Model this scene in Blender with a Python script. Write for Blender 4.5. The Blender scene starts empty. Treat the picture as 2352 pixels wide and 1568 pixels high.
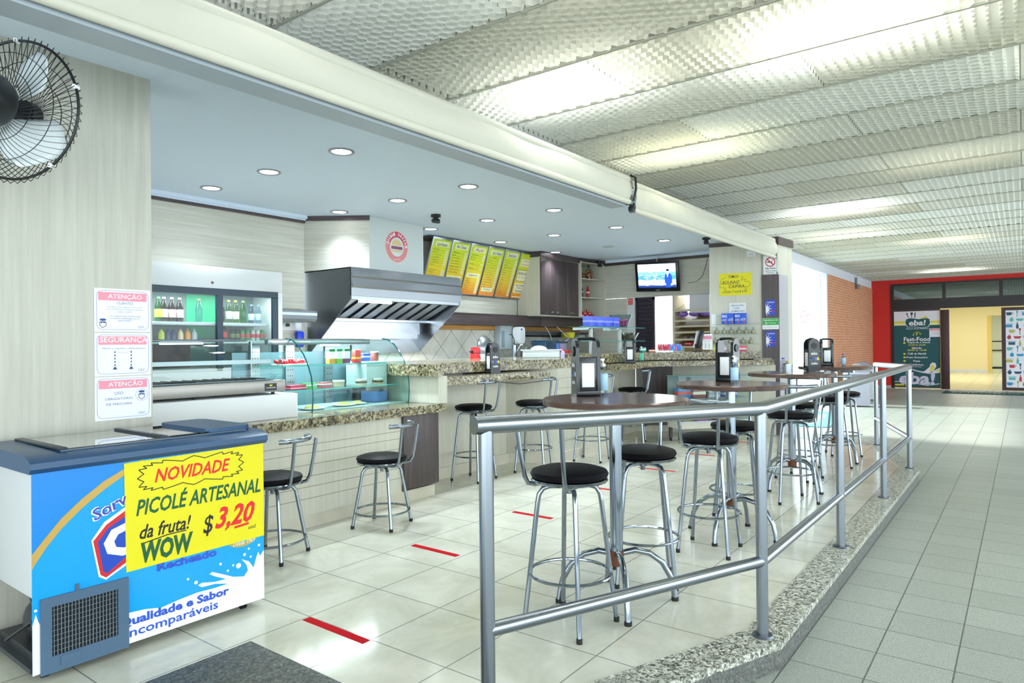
import bpy, bmesh, math, random
from mathutils import Vector as V, Matrix as M
random.seed(7)
SC = bpy.context.scene
COL = SC.collection
PI = math.pi

# ------------------------------------------------------------------ camera
F_PX, YAW, PITCH, ROLL = 1548.14, math.radians(37.204), math.radians(.2419), math.radians(-.5508)
fw = V((math.cos(YAW)*math.cos(PITCH), math.sin(YAW)*math.cos(PITCH), math.sin(PITCH)))
r0 = V((math.sin(YAW), -math.cos(YAW), 0)); u0 = r0.cross(fw)
rr = r0*math.cos(ROLL)+u0*math.sin(ROLL); uu = -r0*math.sin(ROLL)+u0*math.cos(ROLL)
cam_d = bpy.data.cameras.new('camera'); cam = bpy.data.objects.new('camera', cam_d); COL.objects.link(cam)
cam_d.sensor_width = 36; cam_d.lens = 36*F_PX/2352; cam_d.clip_start = .05; cam_d.clip_end = 300
cam.matrix_world = M(((rr.x, uu.x, -fw.x, 0), (rr.y, uu.y, -fw.y, 0), (rr.z, uu.z, -fw.z, 1.41), (0, 0, 0, 1)))
SC.camera = cam
SC.cycles.transparent_max_bounces = 24

# ------------------------------------------------------------------ light and exposure
wd = bpy.data.worlds.new('sky'); SC.world = wd; wd.use_nodes = True
bg = wd.node_tree.nodes['Background']; bg.inputs[0].default_value = (.84, .95, 1.0, 1); bg.inputs[1].default_value = 3.2
def lamp(name, kind, loc, energy, color=(1, 1, 1), rot=(0, 0, 0), **kw):
    d = bpy.data.lights.new(name, kind); d.energy = energy; d.color = color
    for k, v in kw.items(): setattr(d, k, v)
    o = bpy.data.objects.new(name, d); COL.objects.link(o); o.location = loc; o.rotation_euler = rot
    return o
sun = lamp('sun', 'SUN', (14, 12, 12), 6.0, (1, .97, .95), angle=.12)
sun.rotation_euler = V((.12, -.76, -.6)).to_track_quat('-Z', 'Y').to_euler()
# fluorescent lamps above the translucent corridor ceiling panels
for x, y, e, c in ((4.35, 2.75, 75, (.93, .98, 1)), (4.6, .9, 95, (.93, .98, 1)), (6.5, 2.7, 45, (1, 1, .72)), (10.9, 2.2, 75, (.92, .96, 1)), (22.4, 1.6, 90, (.94, .98, 1)),
                   (5.8, -.9, 70, (1, 1, .84)), (8.6, .6, 16, (1, .97, .78)), (15.5, 1.2, 36, (1, .96, .84)), (11.5, -1.6, 24, (1, .97, .85)), (2.7, 1.4, 45, (.95, .98, 1)), (1.9, 2.7, 22, (.95, .98, 1)), (13.5, 2.6, 30, (1, .96, .86))):
    lamp('fluorescent', 'AREA', (x, y, 3.72), e*.27, c, shape='RECTANGLE', size=.35, size_y=1.2)
vs = SC.view_settings
vs.view_transform = 'Standard'; vs.look = 'None'; vs.gamma = 1; vs.use_curve_mapping = False; vs.exposure = .52

# ------------------------------------------------------------------ helpers
class MB:
    def __init__(s): s.b = bmesh.new()
    def _t(s, vs, T):
        if T is not None:
            for v in vs: v.co = T @ v.co
        return vs
    def box(s, x0, y0, z0, x1, y1, z1, bev=0, T=None, seg=2):
        vs = [s.b.verts.new((x, y, z)) for x in (x0, x1) for y in (y0, y1) for z in (z0, z1)]
        fs = [s.b.faces.new([vs[i] for i in f]) for f in ((0, 1, 3, 2), (4, 6, 7, 5), (0, 4, 5, 1), (2, 3, 7, 6), (0, 2, 6, 4), (1, 5, 7, 3))]
        if bev:
            es = {e for f in fs for e in f.edges}
            r = bmesh.ops.bevel(s.b, geom=list(es), offset=bev, segments=seg, profile=.5, affect='EDGES')
            vs = list({v for f in r['faces'] for v in f.verts} | {v for v in vs if v.is_valid})
        return s._t(vs, T)
    def cyl(s, p, q, r, r2=None, n=16, T=None):
        p, q = V(p), V(q); d = q-p; r2 = r if r2 is None else r2
        R = d.to_track_quat('Z', 'Y').to_matrix()
        a = [s.b.verts.new(p+R@V((r*math.cos(2*PI*i/n), r*math.sin(2*PI*i/n), 0))) for i in range(n)]
        c = [s.b.verts.new(q+R@V((r2*math.cos(2*PI*i/n), r2*math.sin(2*PI*i/n), 0))) for i in range(n)]
        for i in range(n): s.b.faces.new((a[i], a[(i+1) % n], c[(i+1) % n], c[i]))
        s.b.faces.new(a[::-1]); s.b.faces.new(c)
        return s._t(a+c, T)
    def tube(s, pts, r, n=8, closed=False, T=None):
        pts = [V(p) for p in pts]; N = len(pts); rings = []; prev = None
        for i, p in enumerate(pts):
            a = pts[i-1] if (i or closed) else p; b = pts[(i+1) % N] if (i < N-1 or closed) else p
            t = (b-a).normalized()
            if prev is None: x = t.orthogonal().normalized()
            else:
                x = prev-t*prev.dot(t); x = x.normalized() if x.length > 1e-6 else t.orthogonal().normalized()
            prev = x; y = t.cross(x)
            rad = r[i] if isinstance(r, (list, tuple)) else r
            rings.append([s.b.verts.new(p+(x*math.cos(2*PI*k/n)+y*math.sin(2*PI*k/n))*rad) for k in range(n)])
        for i in range(N if closed else N-1):
            A, B = rings[i], rings[(i+1) % N]
            off = 0
            if closed and i == N-1:
                off = min(range(n), key=lambda o: sum((A[k].co-B[(k+o) % n].co).length for k in range(n)))
            for k in range(n): s.b.faces.new((A[k], A[(k+1) % n], B[(k+1+off) % n], B[(k+off) % n]))
        if not closed: s.b.faces.new(rings[0][::-1]); s.b.faces.new(rings[-1])
        return s._t([v for g in rings for v in g], T)
    def lathe(s, prof, n=20, o=(0, 0, 0), T=None, sx=1, sy=1):
        o = V(o); rings = []
        for r, z in prof:
            if r < 1e-5: rings.append([s.b.verts.new(o+V((0, 0, z)))])
            else: rings.append([s.b.verts.new(o+V((sx*r*math.cos(2*PI*k/n), sy*r*math.sin(2*PI*k/n), z))) for k in range(n)])
        for A, B in zip(rings, rings[1:]):
            for k in range(n):
                k2 = (k+1) % n
                if len(A) == 1 and len(B) == 1: continue
                if len(A) == 1: s.b.faces.new((A[0], B[k2], B[k]))
                elif len(B) == 1: s.b.faces.new((A[k], A[k2], B[0]))
                else: s.b.faces.new((A[k], A[k2], B[k2], B[k]))
        for e, fl in ((rings[0], 1), (rings[-1], 0)):
            if len(e) > 1: s.b.faces.new(e[::-1] if fl else e)
        return s._t([v for g in rings for v in g], T)
    def poly(s, pts, z0, z1, T=None):
        ar = sum(a[0]*b[1]-b[0]*a[1] for a, b in zip(pts, list(pts[1:])+[pts[0]]))
        if ar < 0: pts = list(pts)[::-1]
        a = [s.b.verts.new((p[0], p[1], z0)) for p in pts]; c = [s.b.verts.new((p[0], p[1], z1)) for p in pts]; n = len(pts)
        s.b.faces.new(a[::-1]); s.b.faces.new(c)
        for i in range(n): s.b.faces.new((a[i], a[(i+1) % n], c[(i+1) % n], c[i]))
        return s._t(a+c, T)
    def stroke(s, pts, w, z0, z1, T=None, closed=False):
        P = [V((p[0], p[1])) for p in pts]
        if closed: P.append(P[0])
        for a, b in zip(P, P[1:]):
            d = b-a
            if d.length < 1e-6: continue
            d.normalize(); nn = V((-d.y, d.x))*w/2; e = d*w*.3
            s.poly([a-e-nn, b+e-nn, b+e+nn, a-e+nn], z0, z1, T)
    def sphere(s, c, r, n=12, sc=(1, 1, 1), T=None):
        g = bmesh.ops.create_uvsphere(s.b, u_segments=n, v_segments=max(6, n//2+1), radius=r)
        for v in g['verts']: v.co = V((v.co.x*sc[0], v.co.y*sc[1], v.co.z*sc[2]))+V(c)
        return s._t(g['verts'], T)
    def grid(s, fn, nu, nv, T=None):
        g = [[s.b.verts.new(fn(i/nu, j/nv)) for j in range(nv+1)] for i in range(nu+1)]
        for i in range(nu):
            for j in range(nv): s.b.faces.new((g[i][j], g[i+1][j], g[i+1][j+1], g[i][j+1]))
        return s._t([v for q in g for v in q], T)
    def text(s, body, x, y, w, h, z=.001, T=None, shear=0, bold=0, d=.0006, rot=0, res=2):
        """lettering fitted to the rectangle x, y, w, h of the local plane"""
        cu = bpy.data.curves.new('lettering', 'FONT'); cu.body = body; cu.shear = shear; cu.offset = bold; cu.resolution_u = res
        o = bpy.data.objects.new('lettering', cu); me = bpy.data.meshes.new_from_object(o)
        bpy.data.objects.remove(o); bpy.data.curves.remove(cu)
        if not len(me.vertices): return
        xs = [v.co.x for v in me.vertices]; ys = [v.co.y for v in me.vertices]
        x0, x1, y0, y1 = min(xs), max(xs), min(ys), max(ys)
        n0 = len(s.b.verts); s.b.from_mesh(me); bpy.data.meshes.remove(me); s.b.verts.ensure_lookup_table()
        vs = s.b.verts[n0:]; c, sn = math.cos(rot), math.sin(rot)
        for v in vs:
            px = (v.co.x-x0)/max(1e-6, x1-x0)*w; py = (v.co.y-y0)/max(1e-6, y1-y0)*h
            v.co = V((x+c*px-sn*py, y+sn*px+c*py, z+d))
        s._t(vs, T)
    def build(s, name, m=None, parent=None, loc=None, flat=False):
        bmesh.ops.recalc_face_normals(s.b, faces=[f for f in s.b.faces if len(f.edges) and not all(len(e.link_faces) == 1 for e in f.edges)] or s.b.faces[:])
        me = bpy.data.meshes.new(name); s.b.to_mesh(me); s.b.free()
        o = bpy.data.objects.new(name, me); COL.objects.link(o)
        if m: me.materials.append(m)
        if not flat and len(me.polygons):
            me.polygons.foreach_set('use_smooth', [True]*len(me.polygons)); me.set_sharp_from_angle(angle=math.radians(38))
        if parent: o.parent = parent
        if loc: o.location = loc
        return o
def tag(o, label, cat, group=None):
    o['label'] = label; o['category'] = cat
    if group: o['group'] = group
    return o
def thing(name, label, cat, loc=(0, 0, 0), rz=0, group=None):
    o = bpy.data.objects.new(name, None); COL.objects.link(o); o.empty_display_size = .05
    o.location = loc; o.rotation_euler = (0, 0, rz); return tag(o, label, cat, group)
def struct(name, mb, m, parent=None):
    o = mb.build(name, m, parent)
    if not parent: o['kind'] = 'structure'
    return o
def dup(root, loc, rz, label, group=None):
    def cp(o, p):
        c = o.copy(); COL.objects.link(c); c.parent = p
        for k in o.children: cp(k, c)
        return c
    c = cp(root, None); c.location = loc; c.rotation_euler = (0, 0, rz); c['label'] = label
    if group: c['group'] = group
    return c
def one(fn, *a, **k):
    m = MB(); getattr(m, fn)(*a, **k); return m
def frame(o, u, v=(0, 0, 1)):
    u, v = V(u).normalized(), V(v).normalized(); n = u.cross(v)
    return M(((u.x, v.x, n.x, o[0]), (u.y, v.y, n.y, o[1]), (u.z, v.z, n.z, o[2]), (0, 0, 0, 1)))
def face(dx, dy): return math.atan2(dx, -dy)          # turn local -y towards (dx, dy)
def circ(cx, cy, rx, ry=None, n=20, a0=0, a1=2*PI):
    ry = rx if ry is None else ry; full = abs(a1-a0-2*PI) < 1e-6
    return [(cx+rx*math.cos(a0+(a1-a0)*i/(n if full else n-1)), cy+ry*math.sin(a0+(a1-a0)*i/(n if full else n-1))) for i in range(n)]
def rrect(x0, y0, x1, y1, r, n=5):
    out = []
    for cx, cy, a in ((x1-r, y1-r, 0), (x0+r, y1-r, PI/2), (x0+r, y0+r, PI), (x1-r, y0+r, 1.5*PI)):
        out += [(cx+r*math.cos(a+PI/2*i/n), cy+r*math.sin(a+PI/2*i/n)) for i in range(n+1)]
    return out

# ------------------------------------------------------------------ materials
def lin(h):
    if isinstance(h, str):
        h = h.lstrip('#'); h = [int(h[i:i+2], 16)/255 for i in (0, 2, 4)]
        h = [c/12.92 if c <= .04045 else ((c+.055)/1.055)**2.4 for c in h]
    return (*h, 1)
def node_mat(name):
    m = bpy.data.materials.new(name); m.use_nodes = True; nt = m.node_tree
    return m, nt, nt.nodes['Principled BSDF']
_mc = {}
def mat(col, rough=.5, metal=0, spec=.5, emit=0, coat=0):
    k = (str(col), rough, metal, spec, emit, coat)
    if k in _mc: return _mc[k]
    m, nt, p = node_mat('plain'); p.inputs['Base Color'].default_value = lin(col)
    p.inputs['Roughness'].default_value = rough; p.inputs['Metallic'].default_value = metal; p.inputs['Specular IOR Level'].default_value = spec
    p.inputs['Coat Weight'].default_value = coat
    if emit: p.inputs['Emission Color'].default_value = lin(col); p.inputs['Emission Strength'].default_value = emit
    _mc[k] = m; return m
def ND(nt, t, **kw):
    n = nt.nodes.new(t)
    for k, v in kw.items():
        if k.startswith('i_'):
            key = k[2:]; key = int(key) if key.isdigit() else key.replace('_', ' ')
            n.inputs[key].default_value = v
        else: setattr(n, k, v)
    return n
def pos(nt, sc=(1, 1, 1), loc=(0, 0, 0), rot=(0, 0, 0), obj=False):
    g = ND(nt, 'ShaderNodeTexCoord') if obj else ND(nt, 'ShaderNodeNewGeometry')
    mp = ND(nt, 'ShaderNodeMapping', i_Location=loc, i_Rotation=rot, i_Scale=sc)
    nt.links.new(g.outputs['Object' if obj else 'Position'], mp.inputs[0]); return mp.outputs[0]
def ramp(nt, src, stops, interp='LINEAR'):
    r = ND(nt, 'ShaderNodeValToRGB'); r.color_ramp.interpolation = interp; e = r.color_ramp.elements
    while len(e) < len(stops): e.new(.5)
    for el, (p, c) in zip(e, stops): el.position = p; el.color = lin(c)
    nt.links.new(src, r.inputs[0]); return r.outputs[0]
def mixc(nt, a, b, f, mode='MIX'):
    n = ND(nt, 'ShaderNodeMix', data_type='RGBA', blend_type=mode)
    for i, v in ((0, f), (6, a), (7, b)):
        if hasattr(v, 'links'): nt.links.new(v, n.inputs[i])
        else: n.inputs[i].default_value = v if i == 0 else lin(v)
    return n.outputs[2]
def bump(nt, p, h, strength=.3, dist=.01):
    b = ND(nt, 'ShaderNodeBump', i_Strength=strength, i_Distance=dist); nt.links.new(h, b.inputs['Height']); nt.links.new(b.outputs[0], p.inputs['Normal'])
def laminate(name, c1, c2, scale, rough=.45):
    m, nt, p = node_mat(name)
    n1 = ND(nt, 'ShaderNodeTexNoise', i_Scale=1.0, i_Detail=5.0, i_Roughness=.65); nt.links.new(pos(nt, scale), n1.inputs['Vector'])
    nt.links.new(ramp(nt, n1.outputs[0], [(.3, c1), (.68, c2)]), p.inputs['Base Color']); p.inputs['Roughness'].default_value = rough
    return m
LAM_V = laminate('cream laminate upright grain', '#cac7b7', '#d6d4c6', (38, 38, 1.6))
LAM_H = laminate('cream laminate level grain', '#bfbcad', '#d6d4c8', (1.5, 1.5, 42))
LAM_COL = laminate('pale laminate', '#b7b5a8', '#cbc9bd', (26, 26, 1.2))
DARK = laminate('dark wood laminate', '#2b2322', '#57494a', (34, 34, 1.0), .35)
DARK_H = laminate('dark wood laminate level', '#3a3032', '#57494c', (1.2, 1.2, 34), .35)
ORANGE = laminate('orange pine', '#a5712f', '#c4904a', (2, 2, 30), .5)
TABLE = laminate('brown table laminate', '#4a3833', '#6a534b', (18, 1.2, 20), .16)
def granite(name, cols, sc=1.0, rough=.12, low='#9c9276'):
    m, nt, p = node_mat(name); v = pos(nt)
    n1 = ND(nt, 'ShaderNodeTexNoise', i_Scale=38*sc, i_Detail=6.0, i_Roughness=.75, i_Distortion=.8); nt.links.new(v, n1.inputs['Vector'])
    n2 = ND(nt, 'ShaderNodeTexNoise', i_Scale=14*sc, i_Detail=4.0, i_Roughness=.6); nt.links.new(v, n2.inputs['Vector'])
    b = ramp(nt, n1.outputs[0], [(.39, cols[0]), (.47, cols[1]), (.55, cols[2]), (.68, cols[3])])
    c = ramp(nt, n2.outputs[0], [(.4, low), (.62, '#ffffff')])
    nt.links.new(mixc(nt, b, c, .55, 'MULTIPLY'), p.inputs['Base Color']); p.inputs['Roughness'].default_value = rough
    return m
GRAN = granite('beige speckled granite', ('#171614', '#655d4a', '#bbb08c', '#d8d0b4'))
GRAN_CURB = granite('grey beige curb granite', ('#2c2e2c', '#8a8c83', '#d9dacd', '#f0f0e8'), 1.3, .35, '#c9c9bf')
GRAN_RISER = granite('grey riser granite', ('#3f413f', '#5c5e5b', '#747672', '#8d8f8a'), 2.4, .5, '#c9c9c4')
GRAN_DARK = granite('dark green grey granite', ('#26292a', '#454a49', '#686d69', '#8d9089'), 1.6, .45)
def tiles(name, size, org, rot, base, vary, mortar, mw, rough, grain=0, offset=0, rowh=None, bumps=.15, rot3=None):
    m, nt, p = node_mat(name)
    c, s = math.cos(-rot), math.sin(-rot)
    lx, ly = -(c*org[0]-s*org[1]), -(s*org[0]+c*org[1])
    v = pos(nt, loc=(lx, ly, 0), rot=(0, 0, -rot)) if rot3 is None else rot3(nt)
    b = ND(nt, 'ShaderNodeTexBrick', offset=offset, offset_frequency=2, squash=1, i_Scale=1.0, i_Mortar_Size=mw, i_Mortar_Smooth=.1, i_Bias=0.0, i_Brick_Width=size, i_Row_Height=rowh or size)
    b.inputs['Color1'].default_value = lin(base); b.inputs['Color2'].default_value = lin(vary); b.inputs['Mortar'].default_value = lin(mortar)
    nt.links.new(v, b.inputs['Vector'])
    n1 = ND(nt, 'ShaderNodeTexNoise', i_Scale=2.2 if not grain else 160.0, i_Detail=4.0, i_Roughness=.7, i_Distortion=.5); nt.links.new(v, n1.inputs['Vector'])
    lo = '#d9d9d0' if not grain else '#b4b6b2'
    col = mixc(nt, b.outputs['Color'], ramp(nt, n1.outputs[0], [(.38, lo), (.62, '#ffffff')]), .6 if not grain else grain, 'MULTIPLY')
    nt.links.new(col, p.inputs['Base Color']); p.inputs['Roughness'].default_value = rough
    inv = ND(nt, 'ShaderNodeMath', operation='SUBTRACT', i_0=1.0); nt.links.new(b.outputs['Fac'], inv.inputs[1])
    bump(nt, p, inv.outputs[0], bumps, .004)
    return m
FLOOR = tiles('cream floor tiles', .4797, (2.64, 2.992), math.radians(.52), '#e0dfd0', '#d8d7c9', '#8f9187', .0035, .13)
CORR = tiles('grey green corridor tiles', .3245, (3.412, .596), 0, '#b2b8b0', '#a8aea6', '#666a66', .0035, .42, .8)
def brickpos(ax):
    def f(nt):
        g = ND(nt, 'ShaderNodeNewGeometry'); sp = ND(nt, 'ShaderNodeSeparateXYZ'); nt.links.new(g.outputs['Position'], sp.inputs[0])
        cb = ND(nt, 'ShaderNodeCombineXYZ'); nt.links.new(sp.outputs[ax], cb.inputs[0]); nt.links.new(sp.outputs[2], cb.inputs[1]); return cb.outputs[0]
    return f
BRICK = tiles('orange brick', .21, (0, 0), 0, '#dc936c', '#cd8160', '#e3bd9c', .008, .8, .5, .5, .068, .5, brickpos(0))
def diapos(nt):
    v = brickpos(0)(nt); mp = ND(nt, 'ShaderNodeMapping', i_Rotation=(0, 0, PI/4), i_Location=(.08, .1, 0)); nt.links.new(v, mp.inputs[0]); return mp.outputs[0]
WTILE = tiles('white diamond wall tiles', .33, (0, 0), 0, '#dcdad2', '#d2d0c9', '#5c5c58', .003, .2, 0, 0, None, .1, diapos)
CREAMTILE = tiles('cream shop floor', .6, (.2, .3), 0, '#e6e0bd', '#ddd7b4', '#a8a385', .008, .2)
WHITE = mat('#dfe2e3', .5); CEILW = mat('#dfecfb', .7); PAPER = mat('#f1f3f6', .6); BLACK = mat('#14161a', .35); RUBBER = mat('#18181a', .6)
CHROME = mat('#949da8', .15, 1); STEEL = mat('#a3a8ae', .28, 1); STEEL_D = mat('#6f757c', .38, 1); STEEL_H = mat('#9a9fa6', .36, 1); RAILM = mat('#989fa8', .26, 1); VINYL = mat('#0c0b10', .5, 0, .12)
INK = mat('#15171c', .5); NAVY = mat('#1d2c86', .5); RED = mat('#d0202a', .45); PINKB = mat('#f39aae', .6); YELLOW = mat('#e8dc0c', .5); GREEN = mat('#0d5a38', .5)
def glass(name, tint='#ffffff', refl=1.0, rough=0.0):
    m, nt, p = node_mat(name); nt.nodes.remove(p); out = nt.nodes['Material Output']
    t = ND(nt, 'ShaderNodeBsdfTransparent'); t.inputs[0].default_value = lin(tint)
    g = ND(nt, 'ShaderNodeBsdfGlossy', i_Roughness=rough); f = ND(nt, 'ShaderNodeFresnel', i_IOR=1.5)
    gm = ND(nt, 'ShaderNodeNewGeometry'); io = ND(nt, 'ShaderNodeMath', operation='MULTIPLY_ADD', i_1=1/1.5-1.5, i_2=1.5); nt.links.new(gm.outputs['Backfacing'], io.inputs[0]); nt.links.new(io.outputs[0], f.inputs[0])
    mu = ND(nt, 'ShaderNodeMath', operation='MULTIPLY', i_1=refl); nt.links.new(f.outputs[0], mu.inputs[0])
    mx = ND(nt, 'ShaderNodeMixShader'); nt.links.new(mu.outputs[0], mx.inputs[0]); nt.links.new(t.outputs[0], mx.inputs[1]); nt.links.new(g.outputs[0], mx.inputs[2])
    nt.links.new(mx.outputs[0], out.inputs[0]); return m
GLASS = glass('clear glass', '#f6fbfa', .5); GLASS_EDGE = mat('#0e5a5c', .1, 0, .6); GLASS_T = glass('green tinted glass', '#f1faf8', .4)
CLEAR = glass('clear plastic', '#e3eef0', 1.0, .05); DARKGLASS = glass('dark transom glass', '#6f8a94', 5.0)
def soda(c, a='#ffffff'): return glass('bottle '+c, c, 1.0, .04)
COLA = mat('#1d100d', .12); GREENB = soda('#7fd98c'); WATERB = soda('#cfe4f2')
def ceiling_mat():
    m, nt, p = node_mat('translucent white louvre plastic'); L = nt.links.new; out = nt.nodes['Material Output']
    br = ND(nt, 'ShaderNodeTexBrick', offset=.5, i_Scale=1.0, i_Mortar_Size=.004, i_Brick_Width=2.4, i_Row_Height=.79)
    br.inputs['Color1'].default_value = lin('#e9eae4'); br.inputs['Color2'].default_value = lin('#cfccbc'); br.inputs['Mortar'].default_value = lin('#8b8980')
    L(pos(nt, loc=(0, -.04, 0), rot=(0, 0, PI/2)), br.inputs[0])
    L(br.outputs[0], p.inputs['Base Color']); p.inputs['Roughness'].default_value = .5; p.inputs['Specular IOR Level'].default_value = .3
    tr = ND(nt, 'ShaderNodeBsdfTranslucent'); L(br.outputs[0], tr.inputs[0])
    ms = ND(nt, 'ShaderNodeMixShader', i_0=.4); L(p.outputs[0], ms.inputs[1]); L(tr.outputs[0], ms.inputs[2]); L(ms.outputs[0], out.inputs[0])
    return m
CEILP = ceiling_mat()
def fabric_mat():
    m, nt, p = node_mat('off white blind fabric'); n = ND(nt, 'ShaderNodeTexNoise', i_Scale=6.0, i_Detail=3.0); nt.links.new(pos(nt, (1, 1, .25)), n.inputs['Vector'])
    p.inputs['Base Color'].default_value = lin('#cfcdc0'); p.inputs['Roughness'].default_value = .7; bump(nt, p, n.outputs[0], .4, .03); return m
FABRIC = fabric_mat()
# ------------------------------------------------------------------ setting: floors, curb, ceilings, walls
FZ = -.13
struct('floor_corridor', one('box', -6, -9, FZ-.1, 24.72, 16, FZ), CORR)
cafe = [(1.815, 1.59), (3.294, 1.01), (8.5, 1.01), (10.3, 1.62), (10.62, 3.0), (10.62, 7.3), (-2, 7.3), (-2, 2.97), (1.815, 2.97)]
struct('floor_cafe', one('poly', cafe, FZ+.001, 0), FLOOR)
struct('floor_threshold', one('poly', [(-2, 1.2), (1.815, 1.2), (1.815, 2.97), (-2, 2.97)], FZ+.001, -.001), GRAN_DARK)
def offset_line(pts, d):
    out = []
    for i, p in enumerate(pts):
        a = V(pts[max(0, i-1)]); b = V(p); c = V(pts[min(len(pts)-1, i+1)])
        d1 = (b-a).normalized() if i else (c-b).normalized(); d2 = (c-b).normalized() if i < len(pts)-1 else d1
        n1 = V((-d1.y, d1.x)); n2 = V((-d2.y, d2.x)); n = (n1+n2).normalized(); out.append(b+n*d/max(.3, n.dot(n1)))
    return out
cl = [(1.56, 1.692), (3.294, 1.01), (8.53, 1.01), (10.27, 1.61)]
inn, outr = offset_line(cl, .088), offset_line(cl, -.092)
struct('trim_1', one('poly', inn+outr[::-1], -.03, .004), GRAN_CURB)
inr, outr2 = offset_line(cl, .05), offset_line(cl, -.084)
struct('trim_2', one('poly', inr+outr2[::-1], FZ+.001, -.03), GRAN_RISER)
struct('trim_3', one('poly', [(10.2, 1.66), (10.5, 1.6), (10.8, 3.05), (10.42, 3.05)], -.06, .003), GRAN_CURB)
# ceilings
CZ = 3.36
def honeycomb(x0, x1, y0, y1, z, s, h):
    """open hexagonal louvre: three upright walls per cell"""
    R = s/math.sqrt(3); dy = 1.5*R; vs = []; fs = []; j = 0; y = y0
    while y < y1:
        x = x0+(s/2 if j % 2 else 0)
        while x < x1:
            P = [(x+R*math.cos(PI/6+k*PI/3), y+R*math.sin(PI/6+k*PI/3)) for k in (5, 0, 1, 2)]
            b = len(vs)
            for q in P: vs.append((q[0], q[1], z)); vs.append((q[0], q[1], z+h))
            fs += [(b, b+2, b+3, b+1), (b+2, b+4, b+5, b+3), (b+4, b+6, b+7, b+5)]
            x += s
        y += dy; j += 1
    me = bpy.data.meshes.new('ceiling_corridor'); me.from_pydata(vs, [], fs); me.materials.append(CEILP)
    o = bpy.data.objects.new('ceiling_corridor', me); COL.objects.link(o); o['kind'] = 'structure'
honeycomb(-1, 24.68, -4, 4.0, CZ, .078, .05)
m = MB()
for k in range(-4, 29): m.box(2.408+.79*k-.009, -4, CZ-.004, 2.408+.79*k+.009, 4.02, CZ+.012)
struct('trim_24', m, mat('#a9a899', .5))
struct('ceiling_corridor_rear', one('box', -4, -4, CZ, -1, 4.0, CZ+.05), CEILP)
struct('ceiling_sky_block', one('box', -4, -4, 4.1, 24.8, 4.2, 4.2), WHITE)  # unseen slab added to block sky light; edge pulled in for side daylight
struct('ceiling_cafe', one('box', -2, 3.16, 2.97, 11.4, 7.3, 3.0), CEILW)
struct('trim_4', one('box', -2, 3.16, 2.955, 1.84, 4.06, 2.97), CEILW)
struct('wall_upper', one('box', -4, 4.02, 3.0, 11.3, 4.1, 4.2), WHITE)  # hidden wall, carried up to shut light out of the ceiling void
struct('wall_light_block_right', one('box', 11.3, 4.02, 3.36, 24.7, 4.1, 4.2), WHITE)  # this and the next three: unseen, added to keep sun and sky out
struct('wall_light_block_side', one('box', -4, -4.1, 3.33, 24.7, -4, 4.2), WHITE)
struct('wall_light_block_rear', one('box', -4.1, -4, 3.36, -4, 4.1, 4.2), WHITE)
struct('wall_light_block_far', one('box', 24.7, -4, 3.36, 24.8, 4.1, 4.2), WHITE)
GREYB = mat('#aab4bd', .4)
m = MB(); m.box(-4, 2.985, 2.705, 5.74, 3.15, 2.97); struct('trim_5', m, GREYB)
# left column clad in laminate
struct('wall_left', one('box', -2, 4.0, 0, 1.84, 4.07, 2.955), LAM_COL)
struct('wall_left_side', one('box', 1.78, 4.07, 0, 1.84, 4.3, 2.955), LAM_COL)
# cafe back walls
m = MB(); m.box(-2, 6.88, 0, 4.95, 7.0, 2.97); struct('wall_back_left', m, LAM_H)
m = MB(); m.poly([(4.95, 6.86), (5.41, 6.24), (5.41, 7.0), (4.95, 7.0)], 2.315, 2.97); struct('wall_back_corner', m, LAM_H)
struct('wall_back', one('box', 5.41, 6.95, 1.64, 11.4, 7.05, 2.97), LAM_H)
struct('wall_back_tiles', one('box', 4.2, 6.9, 0, 11.4, 7.05, 1.64), WTILE)
struct('trim_6', one('box', 6.9, 6.87, 1.645, 11.25, 6.9, 1.71), ORANGE)
m = MB(); m.box(-2, 6.85, 2.885, 4.94, 6.88, 2.93); struct('trim_7', m, DARK_H)
m = MB(); m.box(-2, 6.80, 2.93, 4.94, 6.88, 2.97); m.box(-2, 6.83, 2.915, 4.94, 6.88, 2.932); struct('trim_8', m, CEILW)
m = MB(); m.poly([(4.94, 6.84), (5.4, 6.22), (5.41, 6.24), (4.95, 6.86)], 2.915, 2.97); struct('trim_9', m, DARK_H)
# wall with the television, service opening and bread shelves (x = 11.25)
m = MB(); m.box(11.25, 4.2, 2.255, 11.36, 6.95, 2.97); struct('wall_right', m, LAM_H)
m = MB(); m.box(11.25, 5.853, 0, 11.33, 6.95, 2.245); struct('wall_right_panel', m, LAM_H)
m = MB(); m.box(11.25, 4.25, 2.245, 11.4, 5.86, 2.258); struct('trim_10', m, WHITE)
struct('trim_11', one('box', 11.225, 4.2, 2.87, 11.25, 6.3, 2.92), DARK_H)
m = MB(); m.box(11.2, 4.2, 2.92, 11.25, 6.3, 2.97); struct('trim_12', m, CEILW)
struct('wall_right_strip', one('box', 11.252, 5.70, 0, 11.34, 5.853, 2.245), WHITE)
struct('trim_13', one('box', 11.2, 6.28, 2.88, 11.26, 6.32, 2.97), DARK)
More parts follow.
